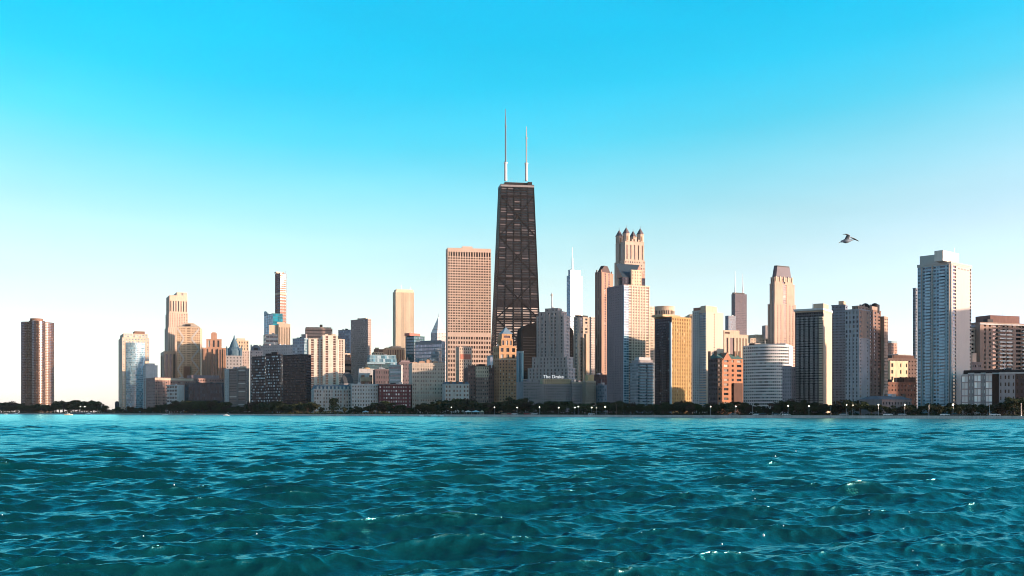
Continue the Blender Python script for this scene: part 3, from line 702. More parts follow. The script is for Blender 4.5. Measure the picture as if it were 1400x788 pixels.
for px, py, xr, w in ((666, 487, 679.5, 'left'), (705, 481, 716, 'right')):
    b = B('glass_tower', 'narrow pale blue glass tower just %s of the pyramid roofed brick tower' % w, 1250, 20, px, px + 4, xr, cat='tower')
    b.tier(GZ, b.z(py), PALEBLUE, Rs=S([(1, .9), (.3, 0), (1, .9)], 1, .5, .96, .5), Ls=S(1, 1, .7, .95, .4), g=G_PALEBLUE)

# pyramid roofed brick tower
b = B('pyramid_tower', 'orange brick tower with a small blue pyramid roof in front of the tapering black tower', 1030, 22, 680, 682.5, 706, cat='tower', depth=17)
M = wall((.37, .20, .12)); M2 = wall((.47, .28, .16))
b.tier(GZ, b.z(491.5), M, Rs=S(6, 17, .4, .45), Ls=S(4, 17, .4, .45), roof=False); b.box('cornice', -.4, b.a + .3, -.6, -.02, b.z(492.2), b.z(490.8), CREAM)
b.tier(b.z(491.5), b.z(474), M2, Rs=S(3, 2, .5, .6, .8), Ls=S(3, 2, .5, .6, .8))
b.tier(b.z(474) + .72, b.z(464), M2, x0=b.Rx(686.5), x1=b.Rx(702), y0=2, y1=14, Rs=S(3, 1, .5, .7, .8), Ls=S(3, 1, .5, .7, .8)); b.tier(b.z(464) + .72, b.z(457), M2, x0=b.Rx(687.5), x1=b.Rx(701), y0=2.6, y1=13, Rs=S([(.2, 0), (1, .9), (.2, 0)], 1, .5, .5, .8), g=G_BROWN)
xa, xb = b.Rx(687, 2.4), b.Rx(701.5, 2.4); xm = (xa + xb) / 2; zz = b.z(457) + .72
m = MB(); m.poly([(xa, 2.3), (xb, 2.3), (xb, 13.5), (xa, 13.5)], zz, [(xm - .15, 7.7), (xm + .15, 7.7), (xm + .15, 8), (xm - .15, 8)], b.z(446.5), floor=True); b.mesh('pyramid_roof', m, wall((.16, .24, .32), .5)); m = MB(); m.tube((xm, 7.8, b.z(446.8)), (xm, 7.8, b.z(443.5)), .25, .1); b.mesh('finial', m, M_METAL)

# ------------------------------------------------------------------ tapering black tower with two antennas
b = B('tapering_skyscraper', 'tall tapering black skyscraper with X braces and two white antennas', 1500, 9, 667, 673, 743.5, cat='tower')
zt = b.z(249.5)
def corners(frac):                      # frac 0 base .. 1 top
    a, bb = b.a, b.b
    ix, iy = a * .185 * frac, bb * .22 * frac
    return [(ix, iy), (a - ix * .9, iy), (a - ix * .9, bb - iy), (ix, bb - iy)]
H = zt - GZ
def fz(z): return (z - GZ) / H
MT = wall((.015, .0132, .0165), .6, .15)
lev = [GZ] + [b.z(p) for p in (545, 492, 435, 419, 409, 378, 321, 264)] + [zt]
for k in range(len(lev) - 1):
    z0, z1 = lev[k], lev[k + 1]
    nfl = max(2, round((z1 - z0) / 3.75))
    if k == 4: b.tower(corners(fz(z0)), z0, z1, None, MT, top=corners(fz(z1)), roof=False, name='mechanical_band'); continue
    g = glass((.03, .025, .024), (.50, .43, .40), .85, .1, 1.5) if k < 4 else G_TOWER  # pale reflections on the lower window rows put into the pane colours
    bays = ([(1, .9)] * 5)
    b.tower(corners(fz(z0)), z0, z1, [S(bays, nfl, .5, .5 if k < 4 else .42, .4), None, None, S([(1, .85)] * 3, nfl, .5, .42, .4, g=G_DARK)], MT, g, top=corners(fz(z1)), roof=(k == len(lev) - 2), name='wall', roofmat=DARK)
def bar(P, Q, w, name='brace', out=.9):
    """flat bar on the front face between (u, z) points"""
    m = MB()
    def pt(u, z, o):
        c = corners(fz(z)); x = c[0][0] + (c[1][0] - c[0][0]) * u; return (x, c[0][1] - o, z)
    (u0, z0), (u1, z1) = P, Q
    n = 6; wid = b.a * .8
    for i in range(n):
        ua, ub = u0 + (u1 - u0) * i / n, u0 + (u1 - u0) * (i + 1) / n; za, zb_ = z0 + (z1 - z0) * i / n, z0 + (z1 - z0) * (i + 1) / n
        if abs(u1 - u0) > 1e-6: q = [(ua, za - w), (ub, zb_ - w), (ub, zb_ + w), (ua, za + w)]
        else: du = w / wid; q = [(ua - du, za), (ua + du, za), (ua + du, zb_), (ua - du, zb_)]
        f = [pt(u, z, out) for u, z in q]; k = [pt(u, z, .02) for u, z in q]
        m.face(f)
        for e in range(4): m.face([f[e], k[e], k[(e + 1) % 4], f[(e + 1) % 4]])
    b.mesh(name, m, MT2)
MT2 = wall((.007, .0065, .008), .7, .15)
for u in (0.012, .2, .4, .6, .8, .988): bar((u, GZ), (u, zt - .2), .8, 'column', .35)
tiers = [b.z(p) for p in (549, 492, 435, 378, 321, 264)]
for z0, z1 in zip(tiers, tiers[1:]):
    bar((.01, z0), (.99, z1), 1.25, 'brace', .40); bar((.99, z0), (.01, z1), 1.25, 'brace', .44)
    bar((.0, z1 - 1.4), (1.0, z1 - 1.4), 1.1, 'tie_beam', .30)
c = corners(1.0)
b.box('parapet', c[0][0] - .3, c[1][0] + .3, c[0][1] - .5, c[0][1] - .05, zt - 3.2, zt - .3, wall((.22, .22, .24)))
b.box('parapet', c[0][0] - .5, c[0][0] - .05, c[0][1] + .1, c[3][1], zt - 3.2, zt - .3, wall((.22, .22, .24)))
yp = c[0][1] + 5; xa, xb = b.Rx(690, yp), b.Rx(722.5, yp)
b.box('penthouse', xa, xb, yp, c[3][1] - 6, zt + .75, b.z(245.2), DARK); b.box('roof_crane', b.Rx(721, yp), b.Rx(727, yp), yp - 3, yp - 1, zt + .75, b.z(244.6), DARK)
for px, yb, ya, yt in ((691.3, 246, 223, 148.5), (719.7, 246, 224, 172.5)):
    x = b.Rx(px, yp + 3); zz = lambda p: b.z(p, x, yp)
    m = MB(); m.tube((x, yp + 3, zz(yb) - 1), (x, yp + 3, zz(ya)), 2.3, 2.1, 12); m.tube((x, yp + 3, zz(ya)), (x, yp + 3, zz(ya) + 1.5), 2.9, 2.9, 12); an = b.mesh('antenna', m, plain('mast_base', (.55, .55, .57), .5))
    m = MB(); t = yt + (ya - yt) * .33
    m.tube((x, yp + 3, zz(ya) + 1.5), (x, yp + 3, zz(t)), 1.15, 1.0, 10); m.tube((x, yp + 3, zz(t)), (x, yp + 3, zz(t) + 2), 1.5, 1.5, 10); m.tube((x, yp + 3, zz(t) + 2), (x, yp + 3, zz(t - (t - yt) * .55)), .85, .75, 8); m.tube((x, yp + 3, zz(t - (t - yt) * .55)), (x, yp + 3, zz(yt)), .6, .4, 8)
    b.mesh('mast', m, plain('mast_paint', (.12, .14, .17), .5) if px < 700 else plain('mast_light', (.3, .3, .33), .5))
m = MB()
for k in range(9): x = b.Rx(694 + k * 3.2, yp); m.tube((x, yp + 4, b.z(245.2) - .2), (x, yp + 4, b.z(245.2) + 2 + 2.5 * ((k * 7) % 3)), .18, .1, 6)
b.mesh('aerial_cluster', m, M_METAL)

# rounded block; its shade is put into the near-black wall colour
b = B('rounded_block', 'almost black block with rounded shoulders behind the grey setback tower', 1360, 14, 711, 713, 784, depth=24)
m = MB(); zt_ = b.z(440); zs = b.z(458); n = 22
out = [(0, GZ)] + [(b.a / 2 - b.a / 2 * math.cos(math.pi * i / n) , zs + (zt_ - zs) * math.sin(math.pi * i / n) ** .55) for i in range(n + 1)] + [(b.a, GZ)]
out = [p for i, p in enumerate(out) if i == 0 or (abs(p[0] - out[i - 1][0]) + abs(p[1] - out[i - 1][1])) > 1e-4]
m.face([(x, 0, z) for x, z in reversed(out)][::-1]); m.face([(x, b.b, z) for x, z in out][::-1])
for (x, z), (x2, z2) in zip(out, out[1:]): m.face([(x, 0, z), (x, b.b, z), (x2, b.b, z2), (x2, 0, z2)])
b.mesh('wall', m, wall((.005, .005, .006), .9)); b.shell([(0, 0), (b.a, 0), (b.a, b.b), (0, b.b)], GZ, [(0, 0), (b.a, 0), (b.a, b.b), (0, b.b)], zs)
m = MB()
for k in range(22):
    z = GZ + 40 + k * 3.6
    if z < zs: m.box(2, b.a - 2, -.18, -.02, z, z + .7)
b.mesh('floor_band', m, wall((.03, .03, .033), .5))

# grey setback tower
b = B('setback_tower', 'grey stone tower with stepped setbacks and a beacon mast, beside the tapering black tower', 1200, 64, 715, 778, 788, cat='tower')
M = wall((.36, .32, .305))
def sb(n0): return [(.5, 0)] + [(.8, .6), (.5, 0)] * n0
def stage(pa, pb, ytop, zbase, k, rx, roof=True):
    y1, y0 = b.Ly(pa, k), b.Ly(pb, k)
    zt2 = b.z(ytop, k, (y0 + y1) / 2)
    n0 = max(3, round((pb - pa) / 5))
    b.tier(zbase, zt2, M, Ls=S(sb(n0), None, .5, .62, .7, fl=3.9), Rs=S(sb(4), None, .5, .6, .7, fl=3.9), x0=k, x1=b.a - rx, y0=y0, y1=y1, roof=roof)
    return zt2 + .72
z = stage(715, 778, 519, GZ, 0, 0); z = stage(721.5, 777, 504, z, 1, .5); z = stage(727.5, 775, 489, z, 2, 1); z = stage(733.5, 771, 433, z, 3.5, 1.5)
z2 = stage(736.5, 768, 427, z, 5.0, 2.5); z3 = stage(745, 763, 422.5, z2, 6.5, 4)
for i in range(6):
    pa = 735 + i * 6.6; y1, y0 = b.Ly(pa + 1.6, 3.2), b.Ly(pa + 3.1, 3.2); b.box('pier', 2.6, 3.48, y0, y1, b.z(488, 3, y0), b.z(432 - (2 if 0 < i < 5 else 0), 3, y0), M)
x = 8; y = b.Ly(754.5, x); m = MB(); m.tube((x, y, z3 - .3), (x, y, b.z(405, x, y)), .9, .7); m.tube((x, y, b.z(405, x, y)), (x, y, b.z(402.5, x, y)), 1.6, 1.6); m.tube((x, y, b.z(402.5, x, y)), (x, y, b.z(400, x, y)), .7, .2); b.mesh('beacon_mast', m, LGREY)

# long hotel with the rooftop sign
b = B('grand_hotel', 'long grey stone hotel with white rooftop lettering and a penthouse coloured as if sunlit', 1080, 12, 713.5, 715.5, 806, depth=45, cat='hotel')
M = wall((.33, .29, .30))
xa, xb = b.Rx(737), b.Rx(782)
b.tier(GZ, b.z(522.5), M, x1=xa, Rs=S(9, 11, .42, .45, .4)); b.tier(GZ, b.z(526), M, x0=xa + .02, x1=xb - .02, y0=4, Rs=S(18, 11, .42, .45, .4)); b.tier(GZ, b.z(522.5), M, x0=xb, Rs=S(9, 11, .42, .45, .4))
x0, x1 = b.Rx(742, 6), b.Rx(781, 6)
b.tier(b.z(526) + .72, b.z(519), wall((.55, .40, .26)), x0=x0, x1=x1, y0=6, y1=18, Rs=S(14, 2, .45, .5, .3), name='penthouse')  # evening sun on the penthouse put into its warm wall colour
b.box('cornice', xb, b.a + .4, -.7, -.02, b.z(524.2), b.z(522.6), CREAM); b.box('cornice', -.4, xa, -.7, -.02, b.z(524.2), b.z(522.6), M)
cu = bpy.data.curves.new('sign_text', 'FONT'); cu.body = 'The Drake'; cu.size = 7; cu.extrude = .25; cu.offset = .09; cu.space_character = 1.04
to = bpy.data.objects.new('tmp', cu); COL.objects.link(to)
me = bpy.data.meshes.new_from_object(to.evaluated_get(bpy.context.evaluated_depsgraph_get())); bpy.data.objects.remove(to)
xs = [v.co.x for v in me.vertices]; wtxt = max(xs) - min(xs)
sg = link('rooftop_sign', me, b.root); x0, x1 = b.Rx(742.5, 5.5), b.Rx(770.5, 5.5)
me.materials.clear(); me.materials.append(plain('sign_white', (.7, .69, .68), .5, emit=.22, ecol=(1, .96, .92)))
sg.rotation_euler = (R(90), 0, 0); k = (x1 - x0) / wtxt; sg.scale = (k, k, 1); sg.location = Vector((x0, 5.5, b.z(517.3, 20, 5.5))) - Vector(b.off)
m = MB(); zz = b.z(517.7, 20, 5.5); m.box(x0, x1, 5.7, 6.2, zz - .3, zz)
for i in range(8): xx = x0 + (x1 - x0) * i / 7; m.box(xx - .1, xx + .1, 5.9, 6.1, b.z(519), zz + 3.5)
m2 = m; b.mesh('sign_frame', m, DARK)

# silver glass skyscraper with spire
b = B('spired_tower', 'silver white glass skyscraper with setbacks and a tall thin spire', 2700, 33, 774.5, 780, 797, cat='tower')
M = wall((.27, .34, .39), .6)
gs = glass((.10, .19, .25), (.22, .31, .37), .4, .12, 1.6)
b.tier(GZ, b.z(433), M, Rs=S(5, 40, .85, .6, .2), Ls=S(4, 40, .9, .7, .2), g=gs); b.tier(b.z(433) + .72, b.z(377), M, Rs=S(5, 30, .85, .6, .2), Ls=S(4, 30, .9, .7, .2), g=gs, x1=b.a - .4, y1=b.b - 1)
b.tier(b.z(377) + .72, b.z(369), M, Rs=S(4, 4, .85, .6, .2), Ls=S(3, 4, .9, .7, .2), g=gs, x0=.5, x1=b.Rx(794), y0=.5, y1=b.b * .6)
x, y = b.a * .25, b.b * .3; m = MB(); m.tube((x, y, b.z(369)), (x, y, b.z(352)), 2.4, 1.8); m.tube((x, y, b.z(352)), (x, y, b.z(337)), 1.1, .3); b.mesh('spire', m, M_WHITE)
b = B('finned_tower', 'slim beige tower with stepped corner fins right of the grey setback tower', 1290, 40, 784, 791, 806, cat='tower')
M = wall((.40, .32, .26))
b.tier(GZ, b.z(434), M, Rs=S([(.6, 0), (1, .8), (.5, 0), (1, .8), (.6, 0)], 30, .5, .6, .6), Ls=S([(.6, 0), (1, .7), (.5, 0)], 30, .5, .6, .6)); b.tier(b.z(434) + .72, b.z(431.5), DARK, x0=1, x1=b.a - 2, y0=1, y1=b.b - 2)
for px, yt in ((789.5, 456), (796, 462), (800.5, 456)): b.box('corner_fin', b.Rx(px) - 1.2, b.Rx(px) + 1.2, -2.5, -.02, GZ, b.z(yt), wall((.46, .36, .27)))
b = B('apartment_slab', 'narrow pale tower squeezed between the finned beige tower and the brown pointed tower', 1500, 25, 805.5, 808, 815, cat='tower')
b.tier(GZ, b.z(434), wall((.50, .44, .40)), Rs=S(4, 40, .5, .5), Ls=S(3, 40, .6, .5))
b = B('grand_lodge', 'small block with a sunlit roof pavilion right of the long grey hotel', 1085, 20, 799, 801, 814.5, depth=16, cat='building')
b.tier(GZ, b.z(523), M, Rs=S(5, 11, .42, .45)); b.pent(803.5, 812, 512.5, b.z(523) + .7, wall((.6, .42, .24)), name='roof_pavilion', d0=.2, d1=.6); b.box('terrace_rim', -.3, b.a + .2, -.5, -.02, b.z(523), b.z(521), CREAM)
b = B('pointed_tower', 'brown tower with a dark pyramid cap and one golden sunlit side', 1400, 52, 813.5, 822.5, 838.5, cat='tower')
M = wall((.30, .19, .14))
b.tier(GZ, b.z(372.5), M, Rs=S([(1, .0), (1, .5), (.6, 0), (1, .5), (1.4, 0)], 60, .5, .6, .4), Ls=S([(.5, 0), (1, .7), (.4, 0), (1, .7), (.4, 0), (1, .7), (.5, 0)], 60, .5, .65, .4))
m = MB(); pf = [(3, 3), (b.a - 3, 3), (b.a - 3, b.b - 3), (3, b.b - 3)]; m.poly(pf, b.z(372.5) + .72, pf, b.z(370), cap=False); m.poly(pf, b.z(370), [(b.a / 2 - 4, b.b / 2 - 3), (b.a / 2 + 4, b.b / 2 - 3), (b.a / 2 + 4, b.b / 2 + 3), (b.a / 2 - 4, b.b / 2 + 3)], b.z(362)); b.mesh('pyramid_roof', m, wall((.08, .06, .06), .6))
for sx, sy in ((1.2, 1.2), (b.a - 2.4, 1.2), (1.2, b.b - 2.4)): b.box('corner_turret', sx, sx + 1.4, sy, sy + 1.4, b.z(372.5) + .72, b.z(368.5), M)
b = B('brick_block', 'dark brown block at the foot of the pointed brown tower', 1180, 30, 812, 820, 833); b.tier(GZ, b.z(513), wall((.12, .07, .07)), Rs=S(6, 12, .4, .4), Ls=S(6, 12, .4, .4))
b = B('office_block', 'low grey blue block with a dark side, right of the long grey hotel', 1080, 30, 808, 824, 834); b.tier(GZ, b.z(527), GREYBLUE, Ls=S(7, 9, .7, .5), Rs=S(4, 9, .4, .5), g=G_BLUE)

# turreted tower
b = B('turreted_tower', 'tall cream tower topped by four lantern turrets with pointed roofs', 1500, 20, 840, 854, 882, cat='tower')
M = wall((.45, .36, .30))
zt = b.z(330)
b.tier(GZ, b.z(356), M, Rs=S(9, 50, .42, .5), Ls=S([(1.4, 0), (1, .8), (1.4, 0)], 50, .5, .8, .8))
b.tier(b.z(356) + .72, zt, M, x0=1.2, y0=1.2, x1=b.a - 1, y1=b.b - 1.5, Rs=S(5, 1, .32, .78, 1.2, .2), Ls=S([(1.2, 0), (1, .9), (1.2, 0)], 1, .5, .95, 1.5), g=glass((.25, .2, .17), (.4, .33, .28), .3))
for i in range(6): b.box('merlon', 2 + i * (b.a - 8) / 5.0, 4.2 + i * (b.a - 8) / 5.0, .9, 2.4, zt + .72, b.z(326.5), M)
for tx, ty in ((5, 5), (b.a - 5.5, 5), (5, b.b - 6), (b.a - 5.5, b.b - 6)):
    m = MB(); r = 5.2
    m.lathe([(r, zt + .72), (r, b.z(320)), (r * 1.12, b.z(319.5)), (r * 1.12, b.z(318.7))], 8, tx, ty, ph=R(22.5)); tu = b.mesh('turret', m, M)
    m = MB(); m.lathe([(r * 1.1, b.z(318.7)), (r * .55, b.z(314)), (.25, b.z(310)), (.2, b.z(307)), (.02, b.z(306.5))], 8, tx, ty, ph=R(22.5)); b.mesh('turret_roof', m, wall((.13, .11, .12), .6), parent=tu)
    for q in (0, 2):
        m = MB(); m.box(tx - .9 + (q and r), tx + .9 + (q and r), ty - r - .1, ty - r + .5, zt + 2, b.z(322)) if q == 0 else m.box(tx - r - .1, tx - r + .5, ty - .9, ty + .9, zt + 2, b.z(322)); b.mesh('turret_window', m, wall((.3, .2, .13)))

# tower with the slanted dark roof
b = B('slanted_tower', 'tower with a big slanted dark blue glass roof below the turreted tower', 1250, 22, 847, 851, 882, cat='tower')
zl, zh = b.z(379), b.z(358.5)
b.tier(GZ, zl, wall((.045, .045, .06)), Rs=S(8, 45, .7, .6), Ls=S(2, 45, .4, .5), roof=False, g=G_DARK)
m = MB(); a, bb = b.a, b.b
d = 14
pf = [(0, 0), (a, 0), (a, d), (0, d)]
m.face([(0, 0, zl), (a * .5, 0, zl), (a, d, zh), (-2, d, zh)]); b.mesh('slanted_roof', m, plain('dark_glass', (.035, .055, .075), .12))
m = MB(); m.face([(a * .5, 0, zl), (a, 0, zl), (a, d, zh)]); m.face([(a, 0, zl), (a, d, zl), (a, d, zh)]); m.face([(0, 0, zl), (-2, d, zh), (0, d, zl)]); m.face([(a, d, zh), (a, d, zl), (0, d, zl), (-2, d, zh)]); b.mesh('gable', m, wall((.40, .25, .2)))
b.tower([(b.Rx(863.5, -3), -3), (b.Rx(877, -3), -3), (b.Rx(877, -3), -.05), (b.Rx(863.5, -3), -.05)], GZ, b.z(369.5), [S(4, 46, .4, .5), None, None, None], wall((.62, .50, .36)), name='front_bay')

# big front tower with the blue corner
b = B('corner_tower', 'large apartment tower with a mauve side, blue glass corner and sunlit window grid', 1000, 28, 830, 853, 888, cat='tower')
zt = b.z(390)
xg = b.Rx(859)
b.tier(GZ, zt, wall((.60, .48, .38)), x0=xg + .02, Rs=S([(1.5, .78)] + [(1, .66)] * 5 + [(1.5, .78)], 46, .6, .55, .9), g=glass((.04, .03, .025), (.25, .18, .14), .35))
b.tier(GZ, zt, MAUVE, x1=b.a * .2, y0=.4, y1=b.b + .4, Ls=S([(1, .4)] * 3 + [(.8, .5)] * 3 + [(1, .4)] * 3, 52, .4, .42, .4), g=glass((.05, .04, .045), (.3, .25, .25), .3), name='side_wall')  # shade of this side put into a darker mauve wall colour
b.tier(GZ, b.z(391.5), wall((.36, .50, .58), .5), x0=-.3, x1=xg, y0=-.8, y1=.38, Rs=S([(1, .92)] * 2, 52, .9, .62, .3), g=G_BLUE, name='glass_strip')
b.box('ledge', b.a * .35, b.a * .9, 3, 12, zt + .75, b.z(388.6), CREAM)
b = B('apartment_house', 'squat blue grey apartment block with glass balconies in front of the sunlit window grid tower', 760, 28, 861, 872, 895)
b.tier(GZ, b.z(497), wall((.24, .26, .29)), Rs=S(7, 17, .85, .55, .5), Ls=S(4, 17, .7, .5, .5), g=glass((.03, .06, .08), (.30, .40, .44), .4, .06, 1.6)); b.tier(b.z(497) + .72, b.z(493.5), GREY, x0=1, x1=b.a - 1, y0=1, y1=b.b - 1); b.pent(874, 889.5, 488.5, b.z(493.5) + .7, LGREY, d0=.15, d1=.7)
for k in range(2): b.balconies('R', b.a * (.1 + .45 * k), b.a * (.42 + .45 * k), GZ + 6, b.z(497), 15, PALEBLUE, 1.2)
b = B('round_tower', 'cream round tower with a ring of dark windows under its flat top', 1300, 20, 893, 897, 922, depth=20, cat='tower')
n = 36; rr = 13.5; xc_, yc_ = b.Rx(908, rr), rr
poly = [(xc_ + rr * math.cos(2 * math.pi * i / n - math.pi), yc_ + rr * math.sin(2 * math.pi * i / n - math.pi)) for i in range(n)]
b.tower(poly, GZ, b.z(429.5), S(1, 40, .5, .5), CREAM, G_N, roof=False); b.tower(poly, b.z(429.5), b.z(423.5), S(1, 1, .6, .9, .8), CREAM, G_DARK, roof=False, name='window_ring'); b.tower(poly, b.z(423.5), b.z(418.5), None, CREAM, name='drum', roof=True)
b = B('apartment_slab', 'narrow cream slab left of the round cream tower', 1290, 30, 886, 888, 895, cat='tower'); b.tier(GZ, b.z(420), CREAM, Rs=S(4, 40, .5, .5), Ls=S(2, 40, .5, .5))

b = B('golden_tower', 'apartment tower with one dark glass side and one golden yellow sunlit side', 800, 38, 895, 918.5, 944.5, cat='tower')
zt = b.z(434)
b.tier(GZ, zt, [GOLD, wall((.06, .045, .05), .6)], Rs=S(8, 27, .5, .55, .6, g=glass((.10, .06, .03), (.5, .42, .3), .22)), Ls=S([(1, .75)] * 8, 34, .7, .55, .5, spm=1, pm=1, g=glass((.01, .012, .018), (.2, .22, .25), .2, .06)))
b.balconies('L', b.b * .28, b.b * .45, GZ + 6, zt - 8, 32, DARK, 1.2); b.balconies('L', b.b * .7, b.b * .85, GZ + 6, zt - 8, 32, DARK, 1.2)
b.pent(906, 930, 429.8, zt + .7, wall((.45, .32, .2)), d0=.25, d1=.9)
b.box('corner_strip', -1.0, -.02, -.02, 1.4, GZ, zt - 4, PALEBLUE)

b = B('white_tower', 'pale tower with ribbed blue shaded side and a big blank cream end wall', 720, 46, 945, 965.5, 989, cat='tower')
ym = b.Ly(955.5)
b.tier(GZ, b.z(427), wall((.50, .41, .33), var=.08), y1=ym, Ls=S([(1, .92)] * 2, 40, .9, .5, .6, g=G_BLUE), Rs=S([(3, 0), (.5, .9), (3.5, 0)], 40, .5, .35, .3))
b.tier(GZ, b.z(425), wall((.55, .52, .50)), y0=ym + .02, x0=1.5, Ls=S(4, 40, .6, .5, .6, g=G_N), Rs=S([(1, .4)], 40)); b.pent(965, 980.5, 418, b.z(427) + .7, CREAM, d0=.1, d1=.45); b.pent(948, 958, 420.5, b.z(425) + .7, wall((.40, .18, .13)), face='L', d0=.2, d1=.6)
b.balconies('L', .4, ym - .4, GZ + 3, b.z(428), 40, PALEBLUE, .7, .5)

b = B('gabled_house', 'orange brick apartment house with a pointed gable and steep dark green roof', 640, 34, 968, 981, 1016)
zt = b.z(490)
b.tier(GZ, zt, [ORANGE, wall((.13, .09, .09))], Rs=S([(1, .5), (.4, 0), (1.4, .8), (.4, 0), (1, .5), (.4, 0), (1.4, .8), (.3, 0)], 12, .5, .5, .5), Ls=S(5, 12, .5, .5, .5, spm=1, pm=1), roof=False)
m = MB(); m.poly([(-.3, -.3), (b.a + .3, -.3), (b.a + .3, b.b), (-.3, b.b)], zt, [(1, 5), (b.a - 1, 5), (b.a - 1, b.b - 4), (1, b.b - 4)], b.z(483), floor=True); b.mesh('roof', m, wall((.10, .16, .14), .6))
xa, xb = b.Rx(987.5), b.Rx(1000); xm = (xa + xb) / 2; m = MB(); zg = b.z(481.5)
m.face([(xa, -.5, zt - 1), (xb, -.5, zt - 1), (xm, -.5, zg)]); m.face([(xa, -.5, zt - 1), (xm, -.5, zg), (xm, 6, zg), (xa, 6, zt - 1)]); m.face([(xb, -.5, zt - 1), (xb, 6, zt - 1), (xm, 6, zg), (xm, -.5, zg)]); b.mesh('gable', m, wall((.38, .18, .12)))
for px in (969.5, 978, 1004.5, 1011): b.pent(px, px + 2.2, 480.5, zt - 1, BROWN, name='chimney', d0=.3, d1=.42)
b.pent(1003.5, 1015.5, 524, GZ, DBROWN, name='side_annex', d0=-.16, d1=-.01)
b = B('office_block', 'cream block with tall dark window bays behind the gabled orange house', 1000, 22, 987, 990, 1023, depth=36)
b.tier(GZ, b.z(458), CREAM, Rs=S([(1, 0), (1.2, .8), (.7, 0), (2.2, .95), (.9, 0)] + [(.8, .7), (.7, 0)] * 4, 1, .5, .93, 1.0), g=glass((.05, .03, .025), (.2, .14, .1), .3)); b.pent(990, 1011, 451.5, b.z(458) + .7, CREAM); b.box('louvre', b.Rx(996, 5), b.Rx(1002, 5), b.b * .3 - .3, b.b * .3 - .04, b.z(457), b.z(452.5), DBROWN)
b = B('office_block', 'low cream building with dark ribbons behind the curved white building', 1120, 20, 1021, 1023, 1052, depth=40)
b.tier(GZ, b.z(470), wall((.42, .36, .31)), Rs=S(1, 26, .95, .5, .8), g=G_N); b.tier(b.z(470) + .72, b.z(463), CREAM, x0=b.Rx(1028), y0=3, y1=b.b - 3, Rs=S(6, 2, .6, .4)); b.pent(1033, 1044, 457.5, b.z(463) + .7, CREAM); b.pent(1046.5, 1050, 445, b.z(463) + .72, GREY, name='stack', d0=.78, d1=.95)
b = B('antenna_tower', 'distant dark purple tower with twin white antennas', 4500, 24, 1000, 1005, 1021, cat='tower')
M = wall((.07, .06, .08), .5)
b.tier(GZ, b.z(425), M, Rs=S(9, 60, .8, .4, .5), Ls=S(5, 60, .8, .4, .5), g=G_DARK, roof=False); b.tier(b.z(425), b.z(402), M, Rs=S(9, 22, .8, .4, .5), Ls=S(5, 22, .8, .4, .5), g=G_DARK); b.pent(1003, 1018, 400, b.z(402) + .7, DARK)
for px, yt in ((1005, 369.5), (1015.5, 373)):
    x = b.Rx(px, 20); m = MB(); m.tube((x, 20, b.z(402)), (x, 20, b.z(392)), 3.2, 2.6); m.tube((x, 20, b.z(392)), (x, 20, b.z(yt)), 1.7, .6); b.mesh('antenna', m, M_WHITE)
b = B('glass_tower', 'small dark blue glass block left of the distant tower with twin antennas', 3300, 30, 991.5, 996, 1006, cat='tower'); b.tier(GZ, b.z(432), wall((.03, .07, .11), .4), Rs=S(6, 40, .9, .7, .2), Ls=S(4, 40, .9, .7, .2), g=glass((.012, .04, .065), (.04, .09, .13), .3, .06, 1.4))

PINKD = wall((.43, .31, .25))
b = B('crowned_tower', 'pink stone tower with stepped sides and a dark faceted crown', 1120, 30, 1049.5, 1059, 1088, cat='tower')
zA, zB, zC = b.z(416), b.z(388), b.z(379)
gp = glass((.08, .05, .045), (.3, .22, .18), .3)
rib = [(.8, 0), (.7, .6), (.5, 0), (.7, .6), (.8, 0), (1.2, .75), (.8, 0), (.7, .6), (.5, 0), (.7, .6), (.8, 0)]
b.tier(GZ, zA, PINKD, Rs=S(rib, 44, .5, .6, .5), Ls=S([(.7, 0), (.8, .6), (.6, 0), (.8, .6), (.7, 0)], 44, .5, .6, .5), g=gp)
x0, y0 = 1.2, 1.0; x1, y1 = b.Rx(1086.3, 1), b.Ly(1052, 1)
b.tier(zA + .72, zB, PINKD, x0=x0, x1=x1, y0=y0, y1=y1, Rs=S([(2.2, 0), (1.3, .8), (2.2, 0)], 9, .5, .62, .6), Ls=S([(1, 0), (1, .8), (1, 0)], 9, .5, .6, .6), g=G_N)
x0, y0 = 2.4, 2.2; x1, y1 = b.Rx(1084, 2.2), b.Ly(1053.5, 2.4)
b.tier(zB + .72, zC, PINKD, x0=x0, x1=x1, y0=y0, y1=y1, Rs=S([(2.5, 0), (1.2, .8), (2.5, 0)], 2, .5, .7, .8), Ls=S(2, 1, .4, .6, .6), g=G_DARK)
m = MB(); cxx, cyy = (x0 + x1) / 2, (y0 + y1) / 2
oc = lambda k: [(cxx + (px_ - cxx) * k, cyy + (py_ - cyy) * k) for px_, py_ in [(x0 + 2, y0), (x1 - 2, y0), (x1, y0 + 2), (x1, y1 - 2), (x1 - 2, y1), (x0 + 2, y1), (x0, y1 - 2), (x0, y0 + 2)]]
m.poly(oc(.97), zC + .72, oc(.80), b.z(363.5)); b.mesh('crown', m, wall((.085, .08, .11), .45)); m = MB(); m.poly(oc(.78), b.z(363.5) + .01, oc(.78), b.z(362)); b.mesh('crown_cap', m, DARK)
for k in range(5): b.box('crown_arch', x0 + 1 + k * (x1 - x0 - 3) / 4.0, x0 + 2.4 + k * (x1 - x0 - 3) / 4.0, y0 - .6, y0 - .02, b.z(384), b.z(377), CREAM)

